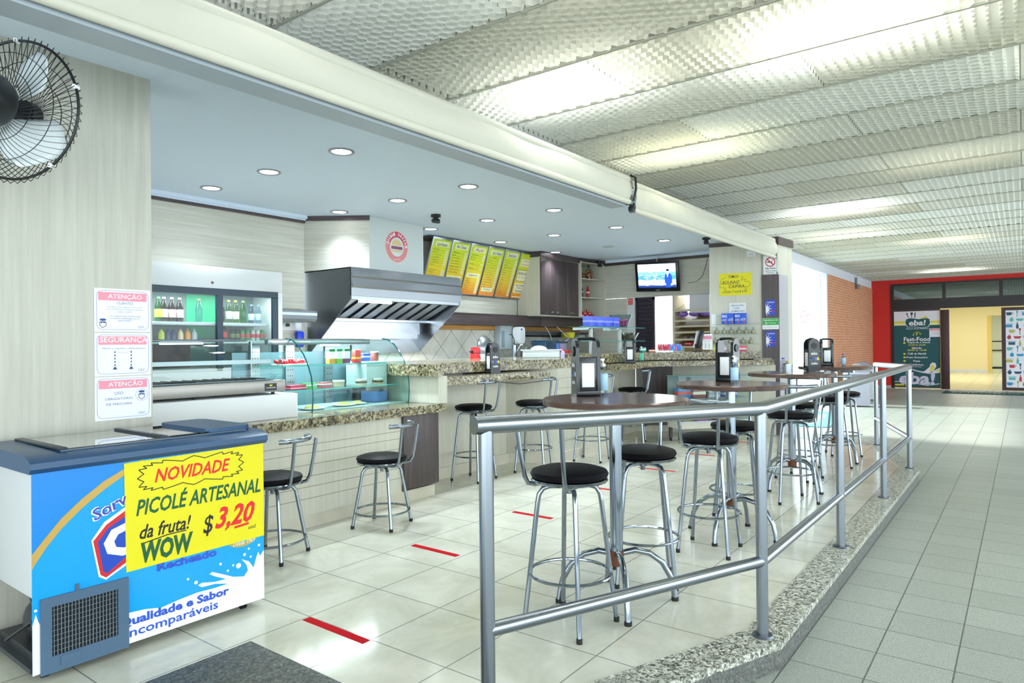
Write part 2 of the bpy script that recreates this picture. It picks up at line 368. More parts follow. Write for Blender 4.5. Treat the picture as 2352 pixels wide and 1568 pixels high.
# laminate wall with the yellow sign, and the end column
A, B = V((10.33, 3.93)), V((10.55, 2.95)); W = (B-A).normalized(); NW = V((W.y, -W.x))  # NW points to the viewer side
if NW.x > 0: NW = -NW
def wpt(s, d=0): q = A+W*s+NW*d; return (q.x, q.y)
m = MB(); m.poly([wpt(0), wpt(.79), wpt(.79, -.12), (11.25, 3.9), (11.25, 4.28)], 0, 2.97); struct('wall_right_front', m, LAM_V)
m = MB(); m.poly([wpt(.0, .025), wpt(.6, .025), wpt(.6, -.0), wpt(.0, 0)], 2.9, 2.955); struct('trim_14', m, DARK_H)
m = MB(); m.poly([wpt(.77), wpt(1.005), (11.14, 2.9), (11.25, 3.6)], 0, 2.9); struct('wall_end_column', m, LAM_COL)
m = MB(); m.poly([wpt(.7, .015), wpt(1.02, .015), (11.16, 2.88), (11.25, 3.62)], 2.88, 3.0); struct('trim_15', m, DARK)
m = MB(); m.poly([wpt(.772, .02), wpt(1.02, .02), wpt(1.02, 0), wpt(.772, 0)], 1.165, 2.43); m.poly([wpt(.91, .02), wpt(1.02, .02), wpt(1.02, 0), wpt(.91, 0)], 0, 1.165); struct('trim_16', m, DARK)
e = V(wpt(1.02)); m = MB(); m.poly([(e.x-.0, e.y), (e.x+.37, e.y-.03), (e.x+.37, e.y+.01), (e.x, e.y+.03)], 0, 2.43); struct('trim_17', m, mat('#a9aab1', .3))
# opening to the outside, brick wall, white fascia
struct('trim_18', one('box', 11.0, 3.95, 3.11, 24.7, 4.1, 3.36), mat('#dfe0ea', .6))
struct('wall_brick', one('box', 18.25, 3.93, FZ, 24.7, 4.15, 3.11), BRICK)
struct('trim_19', one('box', 18.14, 3.9, FZ, 18.25, 4.15, 3.11), mat('#c9cbd6', .5))
struct('floor_exterior', one('box', 11.4, 4.15, FZ-.02, 40, 30, FZ+.005), mat('#dcdcd8', .7))
struct('window_2', one('box', 14.2, 4.04, FZ, 18.14, 4.05, 3.11), GLASS)
# far end: red wall with the shop front
REDW = mat('#d02a24', .7); BRN = mat('#3c2526', .45); DBR = mat('#1f171d', .4)
X = 24.7
m = MB(); m.box(X, 3.4, FZ, X+.2, 4.3, CZ); m.box(X, -9, 3.21, X+.2, 3.4, CZ); struct('wall_far', m, REDW)
struct('baseboard_far', one('box', X-.02, 3.41, FZ, X, 3.95, FZ+.1), mat('#b9b8bc', .5))
m = MB()
m.box(X-.03, -9, 2.40, X+.12, 3.4, 2.72); m.box(X-.03, -9, 3.16, X+.12, 3.4, 3.22)
for y in (3.36, 1.95, .52, -.95, -2.4): m.box(X-.03, y-.045, 2.72, X+.12, y+.045, 3.16)
m.box(X-.03, 3.33, FZ, X+.12, 3.40, 2.4)
struct('trim_20', m, DBR)
w = struct('window_1', one('box', X+.02, -9, 2.72, X+.03, 3.33, 3.16), DARKGLASS)
struct('trim_21', one('box', X-.12, -4, FZ-.02, X+.25, 3.45, FZ+.02), GRAN_CURB)
# room seen through the open shop door
m = MB(); m.box(X+.2, -6, FZ-.1, 48, 4.3, FZ); struct('floor_shop', m, CREAMTILE)
YW = mat('#f2e8ba', .8); m = MB(); m.box(39, 1.36, FZ, 39.2, 4.2, 3.4); m.box(39, -6, 2.55, 39.2, 1.36, 3.4); struct('wall_shop_yellow', m, YW)
m = MB(); m.box(38.97, 1.36, FZ, 39, 4.2, FZ+.13); struct('baseboard_shop', m, mat('#dfe3ee', .5))
m = MB(); m.box(38.95, 1.2, FZ, 39.25, 1.36, 2.55); struct('trim_22', m, mat('#e0cc7a', .7))
struct('wall_shop_back', one('box', 47, -6, FZ, 47.2, 4.2, 3.4), mat('#e6e8cf', .8))
struct('ceiling_shop', one('box', X+.2, -6, 3.3, 48, 4.3, 3.4), WHITE)
struct('wall_shop_left', one('box', X+.2, 4.2, FZ, 48, 4.3, 3.4), YW); struct('wall_shop_right', one('box', X+.2, -6.1, FZ, 48, -6, 3.4), YW)
lamp('shop_lamp', 'AREA', (33, 1.5, 3.25), 210, (1, .97, .9), shape='RECTANGLE', size=8, size_y=4)
lamp('shop_lamp', 'AREA', (43, .5, 3.25), 110, (.95, 1, .95), shape='RECTANGLE', size=4, size_y=4)
t = thing('shop_counter', 'pale cabinet with dark worktop seen through the far shop doorway', 'cabinet', (44.5, .45, FZ))
one('box', -.4, -1.4, 0, .4, 1.2, .95).build('body', mat('#d7dcc8', .5), t); one('box', -.45, -1.45, .95, .42, 1.25, 1.0).build('worktop', BLACK, t)
one('box', -.3, -1.4, 1.42, .4, 1.2, 1.48).build('shelf', BLACK, t); one('box', -.42, -1.4, 0, -.3, 1.2, .1).build('plinth', BLACK, t)
# roller blinds hanging along the cafe front
def blind(x0, x1, zt, zb, bul, label, seed):
    random.seed(seed)
    t = thing('roller_blind', label, 'blind', (x0, 2.95, 0)); L = x1-x0
    ph = [(random.uniform(3, 11), random.uniform(0, 6), random.uniform(.1, 1)) for _ in range(7)]
    def fn(a, b):
        wv = sum(math.sin(f*a*L+p+b*2)*q for f, p, q in ph)*.004
        z = zb+(zt-zb)*b
        y = -bul*math.sin(PI*min(1, b*1.15)**.8)+wv*(1-abs(2*b-1)**3)
        return V((a*L, y, z))
    m = MB(); m.grid(fn, 160, 12); f = m.build('fabric', FABRIC, t)
    so = f.modifiers.new('thickness', 'SOLIDIFY'); so.thickness = .006
    m = MB(); m.cyl((-.0, 0, zb-.012), (L, 0, zb-.012), .026); m.build('bottom_tube', mat('#d3d0c2', .45), t)
    m = MB(); m.cyl((0, .02, zt-.03), (L, .02, zt-.03), .035); m.build('top_tube', mat('#c9c7ba', .5), t)
    for k in (0, L):
        m = MB(); m.box(k-.012, -.03, zb-.04, k+.012, .03, zb+.05, .004); m.build('end_bracket', STEEL_D, t)
    return t
blind(-4, 5.74, 2.985, 2.755, .03, 'long off-white roller blind under the grey beam, left of the black strap', 3)
b2 = blind(5.8, 10.4, 2.955, 2.69, .04, 'creased off-white roller blind ending at the end column, right of the strap', 5)
m = MB(); m.tube([(10.36, 2.91, 2.68), (10.36, 2.905, 2.55), (10.365, 2.905, 2.45)], .006); m.sphere((10.365, 2.905, 2.44), .02)
tag(m.build('pull_chain', STEEL), 'thin pull chain hanging from the right end of the creased blind', 'chain')
t = thing('strap', 'black strap with buckle holding up the blinds where they meet', 'strap', (5.77, 2.95, 0))
one('tube', [(0, .0, 3.0), (0, -.05, 2.97), (0, -.055, 2.86), (0, -.03, 2.75)], .012).build('band', BLACK, t); one('box', -.02, -.03, 2.66, .03, .02, 2.70, .004).build('buckle', BLACK, t)

# ------------------------------------------------------------------ railing
t = thing('railing', 'brushed steel pipe railing on the granite curb around the tables', 'railing', (3.294, 1.01, 0))
ox = V((3.294, 1.01, 0))
RP = [V((1.895, 1.562, 1.118)), V((3.294, 1.01, 1.09)), V((5.03, 1.01, 1.105)), V((6.83, 1.012, 1.11)), V((8.575, 1.015, 1.118)), V((10.24, 1.60, 1.09))]
st = RP[0]+(RP[0]-RP[1]).normalized()*.05
def railpath(z0, z1=None): return
m = MB(); m.tube([p-ox for p in [st]+RP[:2]+RP[4:]], .034, 14); m.build('top_rail', RAILM, t)
low = [V((RP[0].x, RP[0].y, .372)), V((3.294, 1.01, .36)), V((8.575, 1.015, .335)), V((10.24, 1.6, .36))]
m = MB(); m.tube([p-ox for p in low], .027, 12); m.build('lower_rail', RAILM, t)
for p in RP:
    m = MB(); m.cyl((p.x-ox.x, p.y-ox.y, .0), (p.x-ox.x, p.y-ox.y, p.z-.01), .027, n=16); po = m.build('post', RAILM, t)
    m = MB(); m.cyl((p.x-ox.x, p.y-ox.y, .004), (p.x-ox.x, p.y-ox.y, .014), .052, .045, n=18); m.build('flange', STEEL_D, po)

# ------------------------------------------------------------------ round tables and stools
def make_table():
    t = thing('bar_table', '', 'table', group='round bar tables behind the railing')
    m = MB(); m.lathe([(0, 1.075), (.38, 1.075), (.395, 1.08), (.398, 1.105), (.39, 1.112), (0, 1.112)], 48); m.build('tabletop', TABLE, t)
    m = MB(); m.cyl((0, 0, .22), (0, 0, 1.07), .035, n=20); m.build('pole', CHROME, t)
    m = MB(); m.cyl((0, 0, 1.05), (0, 0, 1.076), .035, .12, n=20); m.build('top_plate', STEEL_D, t)
    m = MB(); m.cyl((0, 0, .20), (0, 0, .28), .04, n=16); m.build('collar', mat('#6d3d24', .7), t)
    for k in range(4):
        a = PI/4+k*PI/2; c, s = math.cos(a), math.sin(a)
        pts = [(r*c, r*s, z) for r, z in ((.03, .265), (.1, .28), (.18, .262), (.25, .21), (.295, .13), (.312, .06), (.318, .012))]
        m = MB(); m.tube(pts, .0165, 10); l = m.build('leg', CHROME, t)
        m = MB(); m.cyl((.318*c, .318*s, 0), (.318*c, .318*s, .02), .02, n=10); m.build('foot_cap', RUBBER, l)
    return t
TB = [(3.28, 1.785), (4.885, 1.71), (6.81, 1.79), (8.71, 1.80)]
TL = ['brown round bar table nearest the railing end', 'brown round bar table second along the railing, beside the tall railing corner post', 'brown round bar table third along the railing, with a sugar pot', 'brown round bar table farthest along the railing, near the grey bins']
t0 = make_table()
for i, ((x, y), lb) in enumerate(zip(TB, TL)):
    if i == 0: t0.location = (x, y, 0); t0['label'] = lb; t0.rotation_euler = (0, 0, -.12)
    else: dup(t0, (x, y, 0), (-.12, .75, .35, .2)[i], lb)
def make_stool(hs, group):
    t = thing('bar_stool', '', 'stool', group=group)
    m = MB(); m.lathe([(0, hs-.045), (.17, hs-.045), (.192, hs-.035), (.198, hs-.02), (.19, hs-.006), (.15, hs+.006), (0, hs+.009)], 36); m.build('seat', VINYL, t)
    m = MB(); m.lathe([(.0, hs-.06), (.188, hs-.06), (.195, hs-.052), (.19, hs-.043), (0, hs-.043)], 36); m.build('seat_rim', CHROME, t)
    m = MB(); m.cyl((0, 0, hs-.1), (0, 0, hs-.055), .03, n=14); m.cyl((0, 0, hs-.125), (0, 0, hs-.1), .014, n=8); m.build('swivel', STEEL_D, t)
    for k in range(4):
        a = PI/4+k*PI/2; c, s = math.cos(a), math.sin(a); R1 = .235
        pts = [(r*c, r*s, z) for r, z in ((.0, hs-.085), (.10, hs-.085), (.135, hs-.095), (.155, hs-.125), (.163, hs-.17), (R1, .012))]
        m = MB(); m.tube(pts, .0125, 10); l = m.build('leg', CHROME, t)
        m = MB(); m.cyl((R1*c, R1*s, 0), (R1*c, R1*s, .025), .0145, n=10); m.build('foot_cap', RUBBER, l)
    rz = .26 if hs > .7 else .12; fr = .163+(.235-.163)*(hs-.17-rz)/(hs-.182)
    m = MB(); m.tube([(fr*math.cos(2*PI*k/36), fr*math.sin(2*PI*k/36), rz) for k in range(36)], .0085, 8, True); m.build('foot_ring', CHROME, t)
    for s in (-1, 1):   # backrest on local -y
        pts = [(s*.09, -.02, hs-.066), (s*.105, -.15, hs-.066), (s*.115, -.19, hs-.055), (s*.12, -.21, hs-.02), (s*.128, -.232, hs+.1), (s*.135, -.25, hs+.235)]
        m = MB(); m.tube(pts, .0115, 10); m.build('back_upright', CHROME, t)
    m = MB(); m.tube([(.20*math.sin(q), -.045-.205*math.cos(q), hs+.245) for q in [(-1+2*i/14)*1.0 for i in range(15)]], .0165, 10); m.build('back_bar', CHROME, t)
    return t
HI = [(2.885, 1.835, face(-1, .05), 'black seated chrome bar stool in front of the nearest table, back to the left'),
      (3.68, 1.82, face(.85, .5), 'black seated chrome bar stool on the far side of the nearest table'),
      (4.47, 1.72, face(-1, -.1), 'black seated chrome bar stool on the near side of the second table'),
      (5.27, 1.80, face(.9, .4), 'black seated chrome bar stool on the far side of the second table'),
      (6.27, 1.66, face(-.8, -.6), 'black seated chrome bar stool with its back to the viewer at the third table'),
      (7.33, 1.86, face(.95, -.2), 'chrome bar stool with sunlit seat beyond the third table'),
      (8.26, 1.75, face(-.9, -.45), 'black seated chrome bar stool on the near side of the farthest table'),
      (9.17, 1.80, face(.9, .4), 'black seated chrome bar stool beyond the farthest table')]
CT = [(5.38, 4.60, face(.1, -1), 'chrome bar stool at the left end of the lower granite bar'),
      (6.12, 4.36, face(.35, -1), 'chrome bar stool at the right end of the lower granite bar'),
      (7.08, 4.18, face(.2, -1), 'chrome bar stool by the grooved panel, half hidden behind the nearest table'),
      (8.6, 4.41, face(.4, -1), 'chrome bar stool under the right hand granite bar, seen beside the hand gel bottle')]
s0 = make_stool(.78, 'bar stools at the round tables')
for i, (x, y, a, lb) in enumerate(HI):
    if i == 0: s0.location = (x, y, 0); s0.rotation_euler = (0, 0, a); s0['label'] = lb
    else: dup(s0, (x, y, 0), a, lb)
for x, y, a, lb in CT: dup(s0, (x, y, 0), a, lb, 'bar stools at the granite counter')
l0 = make_stool(.55, 'low stools at the display counter'); l0.location = (3.6, 4.03, 0); l0.rotation_euler = (0, 0, face(.35, -1)); l0['label'] = 'low chrome stool with black seat by the dark wood counter end'
dup(l0, (2.63, 4.03, 0), face(.45, -1), 'low chrome stool with black seat half hidden behind the ice cream freezer')
# red tape on the floor
for i, (x, ya, yb) in enumerate(((2.133, 2.507, 2.976), (3.365, 3.026, 3.451), (4.525, 3.045, 3.44), (5.742, 3.015, 3.43), (6.955, 3.055, 3.49), (8.19, 3.07, 3.457), (9.53, 3.05, 3.4))):
    o = tag(one('box', -.024, ya-yb, 0, .024, 0, .0012).build('floor_tape', mat('#c01420', .8, 0, .1), None, (x, yb, .0002)), '%s strip of red distancing tape stuck to the cream floor, counting from the freezer' % ('nearest', 'second', 'third', 'fourth', 'fifth', 'sixth', 'farthest')[i], 'tape', 'red floor distancing strips')
# ------------------------------------------------------------------ ice cream freezer
FX, FY = 1.03, 3.32
FBLUE = mat('#0aa0f0', .25); FDEEP = mat('#1747b8', .3); GOLD = mat('#c9a24e', .35); LIDM = mat('#1f4a72', .32)
t = thing('ice_cream_freezer', 'blue chest freezer with sliding glass lid and yellow price sheet', 'freezer', (FX, FY, 0)); G = M.Identity(4)
FT = frame((0, 0, 0), (1, 0, 0))
m = MB(); m.box(0, 0, .36, 1.08, .64, .885, .008); m.box(.36, 0, .05, 1.08, .64, .36, .004); m.build('body', mat('#c3c7cb', .4), t)
m = MB(); m.box(.0, .02, .04, .36, .62, .06); m.build('base_tray', mat('#3a3f44', .5), t)
m = MB(); m.poly(rrect(0, .04, 1.08, .885, .006), 0, .003, FT); fp = m.build('front_panel', FBLUE, t)
m = MB(); m.poly([(0, .885), (.39, .885), (.363, .851), (.28, .81), (.19, .747), (.11, .678), (.047, .605), (0, .547)], .003, .0036, FT); m.build('deep_blue_corner', mat('#0e86de', .25), fp)
m = MB(); m.poly([(0, .485), (0, .547), (.047, .605), (.11, .678), (.19, .747), (.28, .81), (.363, .851), (.45, .885), (.45, .862), (.363, .821), (.28, .772), (.189, .706), (.11, .634), (.054, .568), (.013, .507)], .004, .0046, FT); m.build('gold_arc', GOLD, fp)
m = MB(); m.poly([(.40, .69), (.362, .672), (.279, .625), (.226, .554), (.255, .385), (.285, .364), (.373, .408), (.42, .43)], .004, .0047, FT); bd = m.build('badge', PAPER, fp)
m = MB(); m.poly([(.40, .675), (.366, .658), (.287, .611), (.233, .549), (.262, .392), (.285, .374), (.373, .421), (.42, .445)], .0047, .0053, FT); m.build('badge_red_rim', RED, bd)
m = MB(); m.poly([(.40, .65), (.366, .632), (.294, .593), (.252, .54), (.274, .405), (.289, .392), (.373, .447), (.42, .47)], .0053, .0059, FT); m.build('badge_blue_field', FDEEP, bd)
m = MB(); m.text('C', .275, .455, .16, .15, .006, FT, .12, .05); m.build('lettering', PAPER, bd)
m = MB(); m.text('Sorv', .235, .632, .165, .06, .0052, FT, .15, .05, rot=.38); m.build('lettering_halo', PAPER, fp)
m = MB(); m.text('Sorv', .24, .638, .155, .052, .0062, FT, .15, .01, rot=.38); m.build('lettering', mat('#3a3fb0', .4), fp)
wave = [(.379, .183), (.454, .177), (.531, .161), (.611, .172), (.705, .180), (.802, .176), (.87, .178), (.80, .197), (.73, .20), (.71, .215), (.73, .222), (.80, .207), (.86, .205), (.80, .235), (.77, .255), (.785, .262), (.83, .24), (.90, .205), (.96, .19), (.984, .216), (.975, .25), (.947, .285), (.99, .262), (1.017, .222), (1.03, .262), (1.045, .30), (1.055, .275), (1.079, .301), (1.08, .04), (.378, .04)]
m = MB(); m.poly(wave, .0034, .004, FT)
for x, y, r in ((.36, .215, .006), (.70, .232, .009), (.83, .29, .007), (.93, .255, .014), (.90, .265, .006), (.965, .305, .008), (1.0, .285, .006), (.99, .33, .006), (1.05, .335, .007), (.87, .245, .006), (.66, .26, .006)): m.poly(circ(x, y, r, n=12), .0034, .004, FT)
m.poly([(0, .04), (.03, .04), (.03, .24), (.022, .26), (.012, .294), (.004, .262), (0, .25)], .0034, .004, FT); m.poly(circ(.012, .31, .006, n=10), .0034, .004, FT); m.build('milk_splash', PAPER, fp)
m = MB(); m.text('Qualidade e Sabor', .335, .115, .54, .05, .0042, FT, 0, .04); m.build('slogan', mat('#2c55c8', .4), fp)
m = MB(); m.text('Incomparáveis', .365, .055, .45, .056, .0042, FT, 0, .018); m.build('slogan', mat('#2c55c8', .4), fp)
m = MB(); m.text('Recheado', .51, .338, .30, .042, .0042, FT, 0, .04); m.build('slogan', mat('#2c55c8', .4), fp)
m = MB(); m.poly(circ(.955, .40, .09, .05, 24), .0034, .004, FT); m.build('seal', mat('#b9a552', .4), fp); m = MB(); m.poly(circ(.955, .415, .07, .04, 24), .004, .0046, FT); m.build('seal_field', FBLUE, fp)
m = MB(); m.text('Desde 1969', .90, .362, .125, .024, .0047, FT, .1); m.text('QUALIDADE', .905, .386, .1, .018, .0047, FT, .1); m.build('lettering', PAPER, fp)
# vent grille
m = MB()
for a in (rrect(.027, .03, .378, .352, .022),):
    m.poly([(.027, .352), (.378, .352), (.378, .31), (.027, .31)], .0, .014, FT); m.poly([(.027, .10), (.378, .10), (.378, .03), (.027, .03)], .0, .014, FT)
    m.poly([(.027, .31), (.069, .31), (.069, .10), (.027, .10)], .0, .014, FT); m.poly([(.332, .31), (.378, .31), (.378, .10), (.332, .10)], .0, .014, FT)
m.poly([(.16, .352), (.175, .352), (.175, .38), (.16, .38)], 0, .01, FT); m.poly([(.10, .052), (.175, .052), (.175, .092), (.10, .092)], .014, .018, FT)
vt = m.build('vent_frame', mat('#4b6680', .4), t)
m = MB(); m.box(.07, .0, .1, .333, .004, .31, T=M.Translation((0, -.0045, 0))); m.build('vent_shadow_gap', mat('#15181b', .8), vt)
m = MB()
for i in range(19): m.box(.076+i*.0138, -.010, .1, .0788+i*.0138, -.006, .312)
for i in range(9): m.box(.069, -.011, .118+i*.022, .332, -.008, .1195+i*.022)
m.build('vent_slats', mat('#6d7a84', .45), vt)
# compressor visible on the open left side
m = MB(); m.sphere((.16, .3, .17), .1, 16, (1, 1.1, 1.1)); m.cyl((.16, .45, .12), (.3, .55, .12), .05, n=12); m.box(.03, .1, .06, .1, .5, .1); m.build('compressor', mat('#2b2f33', .4), t)
m = MB(); m.tube([(.05, .1, .25), (.08, .3, .32), (.2, .5, .3), (.25, .35, .2), (.1, .2, .14)], .008); m.tube([(.02, .4, .08), (.06, .2, .2), (.04, .05, .12)], .006); m.build('copper_pipes', mat('#59616a', .35, .8), t)
# lid
m = MB()
prof = [(-.012, .885), (-.03, .905), (-.028, .93), (.0, .945), (.06, .958), (.62, .965), (.65, .955), (.65, .885)]
m.poly([(y, z) for y, z in prof], -.012, 1.092, frame((0, 0, 0), (0, 1, 0)) @ M.Identity(4)); lid = m.build('lid_frame', LIDM, t)
lid.matrix_local = M.Identity(4)
m = MB(); m.box(.16, .075, .9635, .62, .60, .9665); m.box(.58, .075, .968, .99, .60, .971); m.build('lid_glass', glass('freezer lid glass', '#7f9296', 2.6), t)
m = MB(); m.box(.13, .06, .955, 1.02, .615, .9632); m.build('lid_well', mat('#5b6b78', .3), t)
m = MB(); m.box(.575, .07, .966, .60, .61, .976); m.build('lid_rail', mat('#1c2a38', .35), t); m = MB(); m.box(.12, .06, .962, .16, .61, .974, .004); m.build('lid_rail', mat('#1c2a38', .35), t)
m = MB(); m.poly(rrect(.80, .06, 1.06, .60, .06, 6), .965, .985); m.build('lid_handle_cover', LIDM, t)
for x, y in ((.06, .05), (.985, .05), (.06, .58), (.985, .58)):
    m = MB(); m.box(x-.012, y-.015, .028, x+.012, y+.015, .05); m.cyl((x-.014, y, .02), (x-.004, y, .02), .02, n=14); m.cyl((x+.004, y, .02), (x+.014, y, .02), .02, n=14); m.build('castor', RUBBER, t)
# yellow price sheet taped on the freezer
t = thing('price_sheet', 'yellow hand lettered NOVIDADE price sheet taped to the blue freezer', 'sign', (FX, FY-.004, 0)); ST = frame((0, 0, 0), (1, 0, 0))
m = MB(); m.poly([(.364, .877), (1.078, .884), (1.08, .382), (.371, .373)], .001, .0028, ST); m.build('sheet', YELLOW, t)
RI, GI, BI = mat('#e5232b', .5), GREEN, INK
for body, x, y, w, h, sh, bo, ink in (('NOVIDADE', .50, .765, .385, .066, .3, .02, RI), ('3,20', .80, .455, .225, .13, .35, .03, RI), ('PICOLÉ ARTESANAL', .415, .622, .645, .095, .25, .022, GI), ('WOW', .435, .395, .25, .10, .12, .045, GI),
                                      ('da fruta!', .43, .51, .245, .068, .3, .016, BI), ('$', .737, .452, .055, .105, .2, .012, BI), ('und', .985, .435, .045, .022, .2, 0, BI)):
    m = MB(); m.text(body, x, y, w, h, .003, ST, sh, bo); m.build('lettering', ink, t)
m = MB(); m.stroke([(.91, .462), (.985, .468)], .012, .003, .0036, ST); m.build('underline', RI, t); m = MB(); m.stroke([(.45, .49), (.56, .505), (.65, .506)], .005, .003, .0036, ST); m.build('underline', INK, t)
m = MB()
k = 20; pts = []
for i in range(k):
    a = 2*PI*i/k; ca, sa = math.cos(a), math.sin(a); ex = abs(ca)**.5*(1 if ca > 0 else -1); ey = abs(sa)**.5*(1 if sa > 0 else -1)
    pts.append((.692+.27*ex, .797+.072*ey))
for i in range(k):
    a, b = V(pts[i]), V(pts[(i+1) % k]); mid = (a+b)/2; c = mid+(V((.692, .795))-mid).normalized()*.026
    m.stroke([a, (a+c)/2+(mid-c)*.05, c, (b+c)/2+(mid-c)*.05, b], .004, .003, .0036, ST)
m.build('cloud_outline', INK, t)

# ------------------------------------------------------------------ wall signs on the left column
ST = frame((1.515, 3.998, 1.30), (1, 0, 0))
def notice(i, y0, head, label):
    t = thing('notice_sign', label, 'sign', (1.535, 3.998, .995+y0), group='white and pink notices on the left column')
    T = frame((0, 0, 0), (1, 0, 0)); w, h = .295, .238
    m = MB(); m.poly([(0, 0), (w, 0), (w, h), (0, h)], 0, .002, T); m.build('sheet', PAPER, t)
    m = MB(); m.stroke(rrect(.012, .012, w-.012, h-.012, .03), .002, .002, .0026, T, True); m.build('border', mat('#7a92d8', .5), t)
    m = MB(); m.poly(rrect(.02, h-.066, w-.022, h-.02, .003), .002, .0026, T); m.build('header', PINKB, t)
    m = MB(); m.text(head, .068 if i != 1 else .026, h-.060, .18 if i != 1 else .25, .036, .0027, T, 0, .01); m.build('header_lettering', PAPER, t)
    m = MB()
    if i == 0:
        m.text('CLIENTES', .115, h-.085, .085, .013, .002, T)
        for q, (s, xx, ww) in enumerate((('Solicitamos que utilizem o álcool gel', .065, .18), ('como medidas preventivas de segurança', .06, .19), ('contra o covid-19', .115, .08))): m.text(s, xx, h-.105-.0125*q, ww, .008, .002, T, res=1)
        for q, (s, xx, ww) in enumerate((('USO OBRIGATÓRIO DE MÁSCARA', .075, .165), ('DURANTE A PERMANÊNCIA NO', .08, .155), ('LANCHONETE', .12, .07))): m.text(s, xx, h-.155-.0125*q, ww, .009, .002, T, res=1)
    elif i == 1:
        m.text('Manter e respeitar o distanciamento', .04, h-.093, .225, .012, .002, T, res=1)
        m.stroke([(.113, .13), (.15, .125), (.19, .138)], .001, .002, .0026, T)
    else:
        for q, (s, xx, ww) in enumerate((('USO', .1, .045), ('OBRIGATÓRIO', .05, .145), ('DE MÁSCARA', .057, .135))): m.text(s, xx, h-.10-.029*q, ww, .016, .002, T)
        m.stroke(circ(.243, .13, .033), .0012, .002, .0026, T, True)
    m.text('CEV', .225, .022, .035, .013, .002, T); m.build('lettering', mat('#5866a4', .5), t)
    m = MB()
    if i == 1:
        for px in (.103, .188):
            m.poly([(px-.012, .035), (px+.012, .035), (px+.003, .05), (px-.003, .05)], .002, .0026, T)
            for q in range(5): m.poly([(px-.003, .052+q*.018), (px+.003, .056+q*.018), (px+.003, .066+q*.018), (px-.003, .062+q*.018)], .002, .0026, T)
    else:
        cx, cy = (.043, .048) if i == 0 else (.243, .13)
        m.poly(circ(cx, cy+.018, .017, .007, 12), .002, .0026, T); m.poly([(cx-.017, cy+.008), (cx+.017, cy+.008), (cx+.01, cy-.002), (cx, cy+.003), (cx-.01, cy-.002)], .002, .0026, T)
        m.stroke([(cx-.018, cy+.004), (cx-.014, cy-.016), (cx, cy-.026), (cx+.014, cy-.016), (cx+.018, cy+.004)], .003, .002, .0026, T)
    m.build('pictogram', mat('#274f8f', .5), t)
notice(0, .505, 'ATENÇÃO', 'topmost pink and white notice on the column, ATENÇÃO CLIENTES')
notice(1, .262, 'SEGURANÇA', 'middle pink and white notice on the column, SEGURANÇA with two barrier posts')
notice(2, .02, 'ATENÇÃO', 'lowest pink and white notice on the column, mask symbol in a circle')

# ------------------------------------------------------------------ wall fan, top left
t = thing('wall_fan', 'black wire cage wall fan with pale blades on the left column', 'fan', (1.016, 3.42, 2.431))
ax = V((.87, .49, .01)).normalized(); q = ax.to_track_quat('Z', 'Y').to_matrix().to_4x4()
FR = .295
m = MB(); m.tube([(FR*math.cos(2*PI*k/64), FR*math.sin(2*PI*k/64), .0) for k in range(64)], .006, 8, True, q); m.build('guard_ring', BLACK, t)
for k in range(5):
    a = 2*PI*k/5+.35; m = MB(); m.cyl((FR*math.cos(a), FR*math.sin(a), -.012), (FR*math.cos(a), FR*math.sin(a), .012), .01, n=8, T=q); m.build('guard_clip', PAPER, t)
for nm, sg, hub, tw in (('rear_guard', -1, .10, .55), ('front_guard', 1, .05, -.55)):
    m = MB()
    for k in range(60):
        a = 2*PI*k/60; pts = []
        for i in range(8):
            f = i/7; r = hub+(FR+.018-hub)*f; z = sg*.085*(1-f**2.2); aa = a+tw*(1-f)
            pts.append((r*math.cos(aa), r*math.sin(aa), z))
        m.tube(pts, .0015, 4, False, q)
    for r in (.15, .225): m.tube([(r*math.cos(2*PI*k/48), r*math.sin(2*PI*k/48), sg*.085*(1-((r-hub)/(FR-hub))**2.2)) for k in range(48)], .0018, 4, True, q)
    m.build(nm, BLACK, t)
m = MB(); m.lathe([(0, -.25), (.07, -.245), (.105, -.22), (.112, -.12), (.10, -.09), (0, -.085)], 28, T=q); m.build('motor', mat('#15191d', .3), t)
m = MB(); m.lathe([(0, .10), (.045, .095), (.055, .075), (.055, .03), (0, .03)], 20, T=q); m.build('hub', BLACK, t)
for k in range(3):
    a0 = 2.1+k*2*PI/3
    def fn(u, v, a0=a0):
        r = .05+.215*u; wd = (.45+.75*math.sin(PI*min(1, .1+u*.92)))*(v-.5); aa = a0+wd*1.3
        return V((r*math.cos(aa), r*math.sin(aa), -.045*(v-.5)*2))
    m = MB(); m.grid(fn, 8, 6, q); b = m.build('blade', mat('#dbe3e6', .35), t); so = b.modifiers.new('thickness', 'SOLIDIFY'); so.thickness = .004
m = MB(); m.tube([q @ V((0, 0, -.2)), V((-.22, .05, -.12)), V((-.22, .4, -.14)), V((-.22, .565, -.14))], .02, 10); m.box(-.27, .555, -.24, -.17, .578, -.04, .006); m.build('wall_bracket', BLACK, t)

